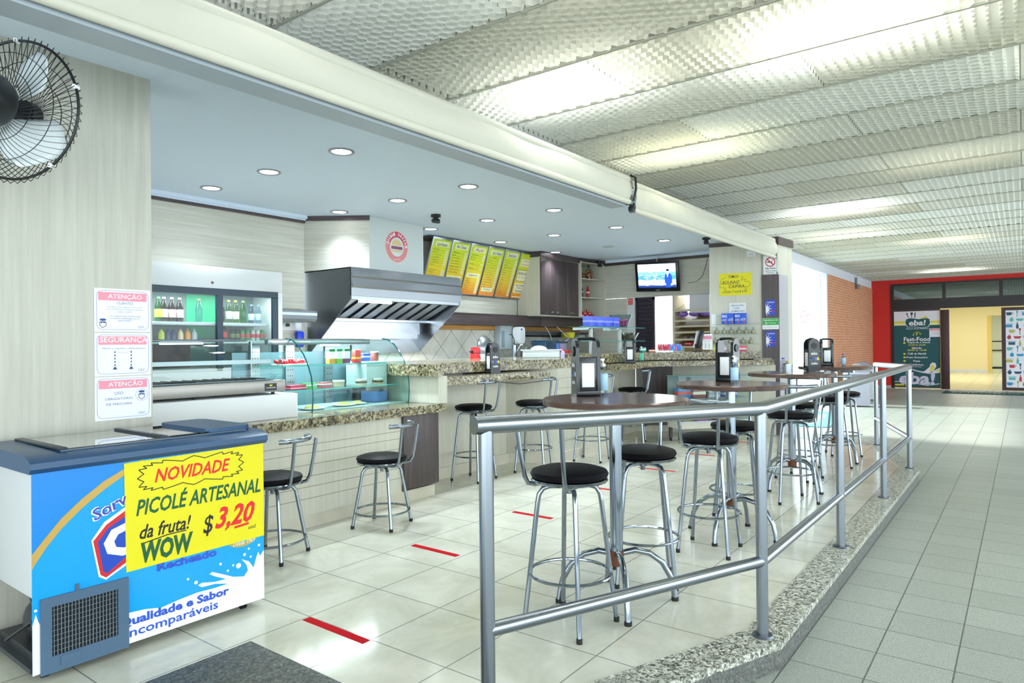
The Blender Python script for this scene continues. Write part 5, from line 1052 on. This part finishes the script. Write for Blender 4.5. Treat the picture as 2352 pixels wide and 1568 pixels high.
t = thing('tap', 'chrome kitchen tap with curved spout and black filter hose', 'tap', (8.62, 6.5, BZ)); one('cyl', (0, 0, 0), (0, 0, .2), .04, n=14).build('filter_body', CHROME, t); m = MB(); m.tube([(.0, 0, .05), (.06, -.02, .12), (.1, -.04, .19), (.15, -.05, .2), (.17, -.05, .16)], .012, 8); m.build('spout', CHROME, t); m = MB(); m.tube([(0, 0, .2), (.0, 0, .28), (-.05, 0, .36), (-.1, .02, .37)], .008, 6); m.build('hose', BLACK, t); m = MB(); m.tube([(.18, .0, 0), (.19, 0, .07), (.16, 0, .09)], .01, 6); m.build('side_tap', CHROME, t)
t = thing('pot_lid', 'large domed aluminium lid leaning behind the napkin holder', 'lid', (7.68, 6.32, 1.37)); m = MB(); m.lathe([(0, .06), (.08, .055), (.14, .035), (.17, 0), (.165, 0), (.135, .03), (0, .052)], 28, T=M.Rotation(math.radians(80), 4, 'X')); m.build('dome', STEEL, t); m = MB(); m.lathe([(.168, .0), (.178, 0), (.178, -.008), (.168, -.008)], 28, T=M.Rotation(math.radians(80), 4, 'X')); m.build('rim', STEEL, t)
t = thing('thermos', 'red vacuum flask on the back worktop beside the napkin holder', 'flask', (7.13, 6.05, BZ)); one('lathe', [(0, 0), (.075, 0), (.075, .09), (0, .09)], 18).build('body', mat('#d8262e', .3), t); one('lathe', [(0, .09), (.07, .09), (.07, .1), (0, .1)], 18).build('band', BLACK, t); one('lathe', [(0, .1), (.068, .1), (.068, .16), (.05, .175), (0, .175)], 18).build('top', mat('#d8262e', .3), t); one('box', -.11, -.02, .1, -.06, .02, .13, .01).build('spout', BLACK, t)
t = thing('white_tub', 'white plastic tub full of dishes on the raised ledge', 'tub', (7.28, 5.05, 1.2305), math.atan2(-.797, .605)); m = MB(); m.box(-.24, -.1, 0, .24, .1, .1, .012); m.box(-.27, -.12, .095, .27, .12, .108, .004); m.build('tub', mat('#e3ecee', .35), t)
m = MB(); m.sphere((-.03, 0, .11), .11, 12, (1, .7, .45)); m.build('white_cloth', PAPER, t); m = MB(); m.cyl((-.2, 0, .112), (-.2, 0, .15), .03, n=12); m.build('cup', CLEAR, t); m = MB(); m.box(-.24, -.03, .11, -.12, .0, .13, .008, M.Rotation(.2, 4, 'Y')); m.build('knife_handle', mat('#2a2a2a', .4), t)
t = thing('small_cup', 'small white bowl on the raised ledge near the sink', 'bowl', (6.78, 5.6, 1.2305)); one('lathe', [(0, 0), (.045, 0), (.06, .055), (.055, .055), (.04, .005), (0, .005)], 16).build('bowl', PAPER, t)
t = thing('coffee_machine', 'dark teal and lilac coffee machine on the back worktop', 'coffee machine', (9.0, 6.15, BZ)); one('box', 0, 0, 0, .42, .3, .27, .02).build('body', mat('#23445a', .25), t); one('box', .42, .02, 0, .66, .28, .22, .01).build('side_unit', mat('#a8a4cc', .3), t); one('box', .3, -.01, .06, .41, .0, .22, .004).build('blue_tank', mat('#4f7fd0', .2), t); one('box', .42, .01, .22, .68, .29, .25, .006).build('lid', mat('#1c3c58', .3), t); one('box', .03, -.004, .1, .26, .0, .2).build('front_plate', mat('#0f3c5c', .2), t)
t = thing('sauce_bottle', 'lilac squeeze bottle with red tip beside the white tub', 'bottle', (7.68, 4.97, 1.2305)); one('lathe', [(0, 0), (.026, 0), (.028, .06), (.02, .085), (0, .085)], 14).build('bottle', mat('#b9b6e0', .3), t); one('lathe', [(0, .085), (.014, .085), (.005, .115), (0, .115)], 10).build('tip', mat('#d83a3a', .4), t)
t = thing('toaster', 'red sandwich toaster on the back worktop', 'toaster', (9.55, 6.0, BZ)); one('box', -.16, -.02, 0, .16, .12, .045, .01).build('base', mat('#7a1c20', .3), t); one('box', -.16, -.02, .05, .16, .12, .1, .015).build('top', mat('#c02a2c', .3), t); one('box', .16, .03, .04, .22, .06, .06, .006).build('handle', BLACK, t)
t = thing('knife_rack', 'long dark rack mounted under the orange wooden strip', 'rack', (9.12, 6.74, 1.54)); one('box', 0, 0, 0, 1.25, .14, .02).build('base', STEEL_D, t); one('box', 0, 0, 0, 1.25, .01, .09, .002).build('front', mat('#3d424c', .35), t)
t = thing('wall_ledge', 'small glass ledge on the tiled wall holding plastic tubs', 'shelf', (10.15, 6.5, 1.50)); one('box', 0, 0, 0, 1.05, .38, .012).build('board', mat('#9fb2b6', .3), t); one('box', 0, -.004, 0, 1.05, .0, .014).build('edge', STEEL, t)
t = thing('yellow_tub', 'bright yellow plastic tub on the small wall ledge', 'tub', (10.42, 6.62, 1.5125)); one('lathe', [(0, 0), (.11, 0), (.125, .1), (0, .1)], 20).build('tub', mat('#e0d61e', .35), t); one('lathe', [(0, .1), (.13, .1), (.13, .112), (0, .112)], 20).build('lid', mat('#8f7a70', .4), t)
for i, (x, c, lb) in enumerate(((10.78, '#d9dad0', 'pale'), (11.06, '#c8a58a', 'pinkish brown'))): t = thing('food_box', 'clear plastic food box with %s contents on the small wall ledge' % lb, 'box', (x, 6.62, 1.5125), 0, 'food boxes on the wall ledge'); one('box', -.11, -.09, 0, .11, .09, .1, .01).build('box', CLEAR, t); one('box', -.1, -.08, .006, .1, .08, .06, .01).build('contents', mat(c, .6), t); one('box', -.115, -.095, .1, .115, .095, .112, .004).build('lid', mat('#9a5a66', .4), t)
for pts, lb in (([(9.79, 6.70, 1.72), (9.78, 6.6, 1.6), (9.7, 6.5, 1.48)], 'left'), ([(10.17, 6.70, 1.72), (10.2, 6.6, 1.62), (10.25, 6.5, 1.50), (9.66, 6.45, 1.3)], 'right')):
    tag(one('tube', pts, .006, 6).build('electric_cable', PAPER), '%s white cable hanging from the dark shelf box to the coffee machine' % lb, 'cable')

# ------------------------------------------------------------------ napkin holders, bottles and pot on the tables
HB = mat('#10161c', .22, 0, .6)
def make_holder():
    t = thing('napkin_holder', '', 'napkin holder', group='black napkin holders on tables and bars')
    pl = [(-.052, 0), (.052, 0), (.055, .03), (.05, .09), (.05, .2)]+[(.05*math.cos(q), .235+.055*math.sin(q)) for q in [PI*k/12 for k in range(13)]]+[(-.05, .2), (-.05, .09), (-.055, .03)]
    YT = frame((0, 0, 0), (0, 1, 0))
    for s in (-1, 1):
        m = MB(); m.poly(pl, s*.058-.009, s*.058+.009, YT); p = m.build('side_plate', HB, t)
        ST2 = frame((s*.0672, 0, 0), (0, s, 0))
        m = MB(); m.poly(circ(0, .225, .026, n=22), 0, .006, ST2); m.build('round_boss', mat('#080a0d', .4), p)
        m = MB(); m.text('elo', -.03, .145, .058, .027, .0004, ST2, 0, .02); m.text('cielo', -.03, .06, .06, .022, .0004, ST2, 0, .02); m.build('lettering', PAPER, p)
        for k, c in enumerate(('#2f8fe0', '#d8323c', '#2f6fe0', '#f0c520')): m = MB(); m.poly([(-.04+k*.021, .1), (-.021+k*.021, .1), (-.021+k*.021, .122), (-.04+k*.021, .122)] if k != 1 else [(-.03, .1), (-.018, .122), (-.042+.0, .122)], 0, .0006, ST2); m.build('colour_patch', mat(c, .4), p)
    m = MB(); m.box(-.05, -.047, 0, .05, .047, .195, .004); m.build('body', HB, t)
    m = MB(); m.box(-.066, -.056, 0, .066, .056, .03, .006); m.build('foot', HB, t)
    m = MB(); m.tube([(-.058, 0, .283), (-.03, 0, .288), (.03, 0, .288), (.058, 0, .283)], .009, 8); m.build('handle', HB, t)
    for s in (-1, 1): m = MB(); m.box(-.034, s*.048-.002, .045, .034, s*.048+.002, .165, .001); m.build('napkins', PAPER, t)
    return t
h0 = make_holder(); h0.scale = (1.06, 1.06, 1.13); h0.location = (3.33, 2.0, 1.1125); h0.rotation_euler = (0, 0, face(-.68, -.73)); h0['label'] = 'black napkin holder on the nearest round table, paper facing the viewer'
for x, y, z, a, lb in ((5.06, 1.79, 1.1125, face(-1, .12), 'black napkin holder on the second round table behind the gel bottle'), (7.22, 1.70, 1.1125, face(-.55, .83), 'black napkin holder on the third round table, printed side turned to the viewer'),
                       (8.92, 1.93, 1.1125, face(-.9, -.4), 'black napkin holder on the farthest round table, paper facing the viewer'), (5.62, 4.53, 1.1005, face(-.85, .4), 'black napkin holder on the lower left granite bar, printed side to the viewer'),
                       (8.2, 4.24, 1.1405, face(-.8, -.6), 'black napkin holder on the right granite bar near the glass stand')):
    dup(h0, (x, y, z), a, lb)
def gel(x, y, z, label, body, lab, capc, H=.2, pump=True, rz=0):
    t = thing('gel_bottle', label, 'bottle', (x, y, z), rz)
    m = MB(); m.lathe([(0, 0), (.03, 0), (.033, .008), (.033, H*.6), (.026, H*.68), (.013, H*.74), (.013, H*.78), (0, H*.78)], 18, sx=1.0, sy=.8); m.build('bottle', body, t)
    m = MB(); m.lathe([(.0334, H*.12), (.0342, H*.13), (.0342, H*.56), (.0334, H*.57)], 18, sx=1.0, sy=.8); m.build('label', mat(lab, .4), t)
    m = MB(); m.cyl((0, 0, H*.78), (0, 0, H*.86), .015, n=12)
    if pump: m.cyl((0, 0, H*.86), (0, 0, H*.94), .005, n=8); m.box(-.03, -.007, H*.94, .01, .007, H, .003)
    m.build('pump' if pump else 'cap', mat(capc, .35), t); return t
gel(3.45, 1.955, 1.1125, 'clear gel pump bottle with blue label on the nearest round table', CLEAR, '#a5d0f0', '#e6eef2', .21)
gel(4.86, 1.67, 1.1125, 'clear gel pump bottle with blue label on the second round table', CLEAR, '#b0d4f2', '#e6eef2', .2)
gel(8.80, 1.72, 1.1125, 'clear bottle with blue cap on the farthest round table', CLEAR, '#9cc4ea', '#3a34c8', .17, False)
gel(7.05, 1.93, 1.1125, 'pale lilac bottle half hidden behind the third table napkin holder', CLEAR, '#c9c4ee', '#5a3ad0', .16, False)
gel(8.66, 4.285, 1.1405, 'clear gel pump bottle with green label on the right granite bar', CLEAR, '#4fb49a', '#e6eef2', .22)
t = thing('sugar_pot', 'small steel and glass sugar pot on the third round table', 'pot', (6.98, 1.87, 1.1125)); one('lathe', [(0, 0), (.045, 0), (.045, .07), (.04, .07), (.04, .006), (0, .006)], 20).build('pot', STEEL, t); one('lathe', [(0, .07), (.047, .07), (.047, .08), (.02, .088), (0, .088)], 20).build('lid', CHROME, t); one('cyl', (0, 0, .085), (-.01, 0, .105), .012, n=8).build('knob', mat('#c9a83a', .4), t)

# ------------------------------------------------------------------ glass sweets case on the floor before the right counter
ca = V((8.90, 3.84)); cd = V((9.80, 3.13))-ca; cr = math.atan2(cd.y, cd.x); CL = cd.length
t = thing('sweets_case', 'low glass case of sweets and biscuits standing before the right counter', 'display case', (ca.x, ca.y, 0), cr)
m = MB(); m.box(0, .0, .2, CL, .34, .29); m.build('base_box', LAM_V, t)
for x in (.03, CL-.03):
    for y in (.03, .31): m = MB(); m.box(x-.02, y-.02, .05, x+.02, y+.02, .2); l = m.build('leg', mat('#3a3230', .4), t); m = MB(); m.cyl((x-.01, y, .024), (x+.01, y, .024), .024, n=12); m.build('castor', RUBBER, l)
m = MB(); m.box(0, 0, .29, CL, .006, .93); m.build('front_glass', GLASS, t)
for x in (0, CL-.005): m = MB(); m.box(x, .006, .29, x+.005, .34, .93); m.build('side_glass', GLASS, t)
m = MB(); m.box(-.01, -.01, .93, CL+.01, .35, .942); m.build('top_glass', mat('#4f7a7c', .15), t)
m = MB(); m.box(0, .33, .29, CL, .34, .93); m.build('back', mat('#8f989a', .4), t)
for z in (.46, .62): m = MB(); m.box(.006, .03, z-.006, CL-.006, .33, z); m.build('shelf', mat('#6d7f84', .3), t)
m = MB(); m.box(-.004, -.006, .285, CL+.004, .0, .305); m.build('steel_edge', STEEL, t)
def incase(u, v, z): p = M.Translation((ca.x, ca.y, 0)) @ M.Rotation(cr, 4, 'Z') @ V((u, v, z)); return p
for i, (u, z, w, h, c, b, lb) in enumerate(((.14, .6205, .2, .15, '#2f7fc4', '#d84a3a', 'blue and red wafer box on the top case shelf, far left'), (.38, .6205, .2, .14, '#8a1c20', '#e8e0d0', 'dark red biscuit box on the top case shelf'), (.62, .6205, .18, .12, '#c9ccd0', '#9aa0a8', 'grey tray on the top case shelf'), (.88, .6205, .2, .1, '#2f55d0', '#c9d8f0', 'blue packet row on the top case shelf, right'),
        (.16, .4605, .14, .06, '#5a2a5a', '#d84a9a', 'purple sweet tray on the middle case shelf'), (.34, .4605, .1, .1, '#24304a', '#e0a02a', 'dark packet on the middle case shelf'), (.48, .4605, .1, .11, '#2a3f9a', '#d84a3a', 'blue biscuit packet on the middle case shelf'), (.62, .4605, .12, .11, '#c02a2c', '#f0d8c0', 'red biscuit packet on the middle case shelf'), (.80, .4605, .16, .09, '#e8d41e', '#d83a2c', 'yellow packet on the middle case shelf'), (1.0, .4605, .12, .08, '#e0c81e', '#5fae3a', 'yellow and green packet on the middle case shelf, far right'),
        (.18, .2905, .12, .06, '#c9b83a', '#e8e6e0', 'yellow packet on the case floor'), (.42, .2905, .18, .06, '#c86ab0', '#7fb0e0', 'pink and blue packet on the case floor'), (.72, .2905, .14, .06, '#d87a3a', '#f0e0d0', 'orange packet on the case floor'))):
    p = incase(u, .16, z); pack('sweet_box', p.x, p.y, p.z, w, .12, h, c, lb, 'packet', 'packets in the low glass case', (b, .35, .65), rz=cr)

# ------------------------------------------------------------------ far shop front
X = 24.67
t = thing('shop_door_panel', 'teal shop door panel printed eba! with opening hours', 'door', (X, 3.33, -.1)); T = frame((0, 0, .1), (0, -1, 0))
m = MB(); m.poly([(0, -.08), (1.27, -.08), (1.27, 2.4), (0, 2.4)], -.03, 0, T); m.build('leaf', BRN, t)
TEAL = mat('#0d5058', .5); CRM = mat('#e3e1ec', .5); LEMON = mat('#d8d23c', .5)
m = MB(); m.poly([(.02, -.05), (1.26, -.05), (1.26, 2.335), (.02, 2.335)], 0, .004, T); pn = m.build('teal_print', TEAL, t)
m = MB(); m.poly([(.02, 2.01), (1.26, 2.01), (1.26, 2.335), (.02, 2.335)], .004, .006, T); m.build('white_top', CRM, pn)
m = MB(); m.poly([(.02, 1.96), (1.26, 1.96), (1.26, 2.02), (.02, 2.02)], .006, .008, T); m.build('yellow_stripe', LEMON, pn); m = MB(); m.poly([(.02, 1.89), (1.26, 1.89), (1.26, 1.96), (.02, 1.96)], .006, .008, T); m.build('pale_stripe', mat('#e8e4a8', .5), pn)
bl = [(.33, 1.97), (.36, 2.08), (.46, 2.12), (.7, 2.08), (.9, 2.11), (.99, 2.08), (1.01, 1.96), (.95, 1.84), (.8, 1.81), (.55, 1.85), (.4, 1.84)]
m = MB(); m.poly([(.67+(x-.67)*1.05, 1.96+(y-1.96)*1.1) for x, y in bl], .008, .0095, T); m.build('logo_rim', CRM, pn); m = MB(); m.poly(bl, .0095, .011, T); m.build('logo_field', TEAL, pn)
m = MB(); m.text('eba!', .43, 1.88, .46, .18, .0112, T, .1, .03); m.text('Empório Brasil Alimentos', .36, 1.755, .6, .045, .0045, T, 0, .01); m.text('Fast-Food', .285, 1.385, .72, .135, .0045, T, 0, .02); m.text('Segunda a Sexta', .39, 1.31, .61, .06, .0045, T, 0, .02); m.text('Sábado', .5, 1.145, .27, .06, .0045, T, 0, .02); m.text('Café da Manhã', .385, .965, .51, .06, .0045, T, 0, .02); m.text('Prato Executivo', .35, .85, .58, .055, .0045, T, 0, .02); m.text('Pizza', .54, .735, .19, .055, .0045, T, 0, .02); m.text('Caldinhos', .44, .62, .38, .055, .0045, T, 0, .02); m.text('(inverno)', .48, .56, .28, .04, .0045, T, 0, .01); m.build('white_lettering', CRM, pn)
m = MB(); m.text('06:00 às 22:00', .41, 1.245, .47, .045, .0045, T, 0, .02); m.text('08:00 às 15:00', .385, 1.08, .52, .048, .0045, T, 0, .02)
for y in (1.335, .985, .875, .76): m.poly(circ(.30, y, .035, .03, 10), .004, .006, T)
m.stroke([(.65+.1*math.cos(PI-PI*k/8*.9), 1.58+.09*math.sin(PI-PI*k/8*.9)) for k in range(9)], .035, .004, .006, T); m.stroke([(.63, 1.58), (.67, 1.66)], .025, .004, .006, T); m.build('yellow_lettering', LEMON, pn)
m = MB(); m.poly([(.02, .50), (.2, .52), (.45, .53), (.7, .45), (.95, .40), (1.26, .46), (1.26, .40), (.95, .36), (.7, .41), (.45, .49), (.2, .48), (.02, .46)], .004, .006, T); m.text('eba!', .14, .02, .98, .40, .0045, T, .05, .035); m.build('big_lettering', mat('#c9c8e2', .5), pn)
m = MB()
for pts in ([(.72, .41), (.85, .45), (.98, .58), (1.0, .67), (1.06, .72), (1.14, .7), (1.16, .6), (1.08, .45), (.95, .4)], [(1.05, .42), (1.15, .5), (1.26, .56), (1.26, .42), (1.15, .39)]): m.poly(pts, .006, .008, T)
m.build('leaf_rim', CRM, pn); m = MB(); m.poly([(.98, .43), (1.02, .6), (1.07, .66), (1.11, .62), (1.1, .53), (1.03, .44)], .008, .0095, T); m.poly([(1.12, .44), (1.2, .5), (1.25, .52), (1.25, .45)], .008, .0095, T); m.poly([(.7, 2.1), (.84, 2.14), (.88, 2.19), (.9, 2.15), (.96, 2.16), (.92, 2.1)], .0095, .011, T); m.build('leaves', LEMON, pn)
m = MB(); m.stroke([(.03, .10), (.3, .115), (.6, .06), (.9, .0), (1.24, .06)], .02, .004, .006, T); m.build('swoosh', CRM, pn); m = MB(); m.stroke([(.04, .0), (.3, .01), (.42, -.01)], .05, .004, .006, T); m.build('green_swoosh', LEMON, pn)
m = MB(); m.stroke([(.42, 2.14), (.39, 2.22)], .02, .006, .008, T); m.poly(circ(.385, 2.25, .02, .04, 8), .006, .008, T); m.stroke([(.51, 2.14), (.51, 2.22)], .018, .006, .008, T); m.poly(circ(.51, 2.26, .035, .045, 12), .006, .008, T); m.poly([(.59, 2.12), (.61, 2.12), (.62, 2.29), (.6, 2.3), (.585, 2.25)], .006, .008, T); m.build('cutlery', mat('#1c3340', .5), pn)
t = thing('door_notice', 'white notice with pink header taped across the teal door print', 'sign', (X-.012, 2.345, 1.515)); T = frame((0, 0, 0), (0, -1, 0)); m = MB(); m.poly([(0, 0), (.37, 0), (.37, .265), (0, .265)], 0, .003, T); m.build('sheet', CRM, t); m = MB(); m.poly([(.02, .2), (.35, .2), (.35, .25), (.02, .25)], .003, .004, T); m.build('header', mat('#e8788a', .5), t); m = MB(); m.text('ATENÇÃO', .08, .208, .2, .034, .0042, T); m.build('header_lettering', PAPER, t); m = MB(); m.text('uso obrigatório', .08, .13, .2, .03, .0032, T); m.text('de máscara', .1, .08, .17, .03, .0032, T); m.build('lettering', mat('#8a90b8', .5), t)
t = thing('shop_door_leaf', 'brown framed door leaf standing at the open shop doorway', 'door', (X, 1.98, -.1)); m = MB(); m.box(-.05, -.16, 0, .0, .07, 2.45, .004); m.build('stile', BRN, t); m = MB(); m.box(-.06, -.0, .9, -.05, .03, 1.25, .004); m.build('pull_handle', BLACK, t)
t = thing('patterned_panel', 'white shop panel printed with colourful kitchen tools in a dark frame', 'panel', (X, .52, -.1)); T = frame((0, 0, .1), (0, -1, 0))
m = MB(); m.poly([(0, -.09), (2.6, -.09), (2.6, 2.36), (0, 2.36)], -.04, 0, T); m.build('frame', BRN, t); m = MB(); m.poly([(.1, .0), (2.5, .0), (2.5, 2.27), (.1, 2.27)], 0, .004, T); pr_ = m.build('print', mat('#e4e4ee', .5), t)
random.seed(21); cols = ('#2f8fc4', '#b23a44', '#5fb3b0', '#b8ad5a', '#24506a')
for ci, c in enumerate(cols):
    m = MB()
    for gy in range(13):
        for gx in range(12):
            if (gx*3+gy*2+(gx*gy) % 3) % 5 != ci: continue
            x, y = .18+gx*.195+(gy % 2)*.06, .1+gy*.172; kd = (gx+2*gy) % 6
            if kd == 0: m.poly([(x-.07, y+.05), (x+.07, y+.05), (x+.05, y-.04), (x-.05, y-.04)], .004, .006, T); m.stroke([(x+.06, y+.03), (x+.1, y+.02), (x+.06, y-.02)], .012, .004, .006, T)
            elif kd == 1: m.stroke([(x, y-.09), (x, y+.03)], .018, .004, .006, T); m.poly(circ(x, y+.06, .025, .04, 10), .004, .006, T)
            elif kd == 2: m.poly([(x-.08, y-.05), (x+.08, y-.05), (x+.08, y+.03), (x-.08, y+.03)], .004, .006, T); m.stroke([(x-.1, y+.05), (x+.1, y+.05)], .014, .004, .006, T)
            elif kd == 3: m.poly([(x-.03, y-.09), (x+.03, y-.09), (x+.03, y+.02), (x+.012, y+.05), (x+.012, y+.1), (x-.012, y+.1), (x-.012, y+.05), (x-.03, y+.02)], .004, .006, T)
            elif kd == 4: m.poly(circ(x, y, .05, .06, 12), .004, .006, T); m.stroke([(x, y+.05), (x+.02, y+.09)], .012, .004, .006, T)
            else: m.poly([(x-.1, y+.03), (x+.1, y+.03), (x+.06, y-.04), (x-.06, y-.04)], .004, .006, T)
    m.build('tool_pictures', mat(c, .5), pr_)
t = thing('doormat', 'dark green doormat with faded white letters before the far shop door', 'mat', (23.55, .9, FZ)); one('box', -.42, -1.0, 0, .5, 1.0, .014, .003).build('mat', mat('#12403f', .8), t); m = MB(); m.text('EMPÓRIO', -.8, -.15, 1.6, .4, .0142, M.Rotation(-PI/2, 4, 'Z')); m.build('lettering', mat('#8fb0a8', .7), t)
for i, (x, y, lb) in enumerate(((17.6, 3.15, 'nearer grey metal litter bin with sloping lid before the brick wall'), (19.6, 3.35, 'farther pale grey litter bin with sloping lid by the brick wall'))):
    t = thing('litter_bin', lb, 'bin', (x, y, FZ), .15, 'litter bins at the brick wall'); c = mat('#a5a6b4' if i == 0 else '#c6cad2', .4)
    m = MB(); m.box(-.2, -.28, .03, .2, .28, .82, .01); m.build('body', c, t); m = MB(); m.poly([(-.3, .82), (.3, .82), (.06, 1.0), (-.06, 1.0)], -.2, .2, frame((0, 0, 0), (0, 1, 0))); m.build('sloping_lid', mat('#8f919c', .35), t); m = MB(); m.box(-.21, -.2, .62, -.2, .2, .76, .0); m.build('opening_flap', mat('#6d6f7c', .4), t)
t = thing('wall_lamp', 'small grey lamp on a bracket high on the brick wall', 'lamp', (21.9, 3.9, 3.08)); one('cyl', (0, 0, .0), (0, 0, .2), .03).build('bracket', STEEL_D, t); one('cyl', (0, -.04, -.14), (0, -.04, 0), .06, .045).build('lamp_body', mat('#7d7f88', .4), t)
t = thing('blue_rug', 'pale blue floor mat with white print outside beyond the third table', 'mat', (14.2, 3.35, FZ+.006), .1); one('box', -1.3, -.45, 0, 1.5, .45, .012).build('mat', mat('#5fb6d8', .8), t); m = MB(); m.text('BEM VINDO', -.9, -.2, 1.8, .4, .0122); m.build('lettering', PAPER, t)
t = thing('wall_emblem', 'thin red outline of a winged emblem on the glass before the bright outside', 'emblem', (16.5, 4.035, 1.975)); T = frame((0, 0, 0), (1, 0, 0)); m = MB(); m.stroke([(-.38, .01), (-.14, .14), (.06, .12), (.16, .03), (.38, .08), (.14, -.12), (-.1, -.11), (-.17, -.01)], .014, 0, .004, T, True); m.stroke([(-.1, -.05), (.06, .03), (.16, .03)], .012, 0, .004, T); m.build('outline', mat('#e0506a', .5), t)
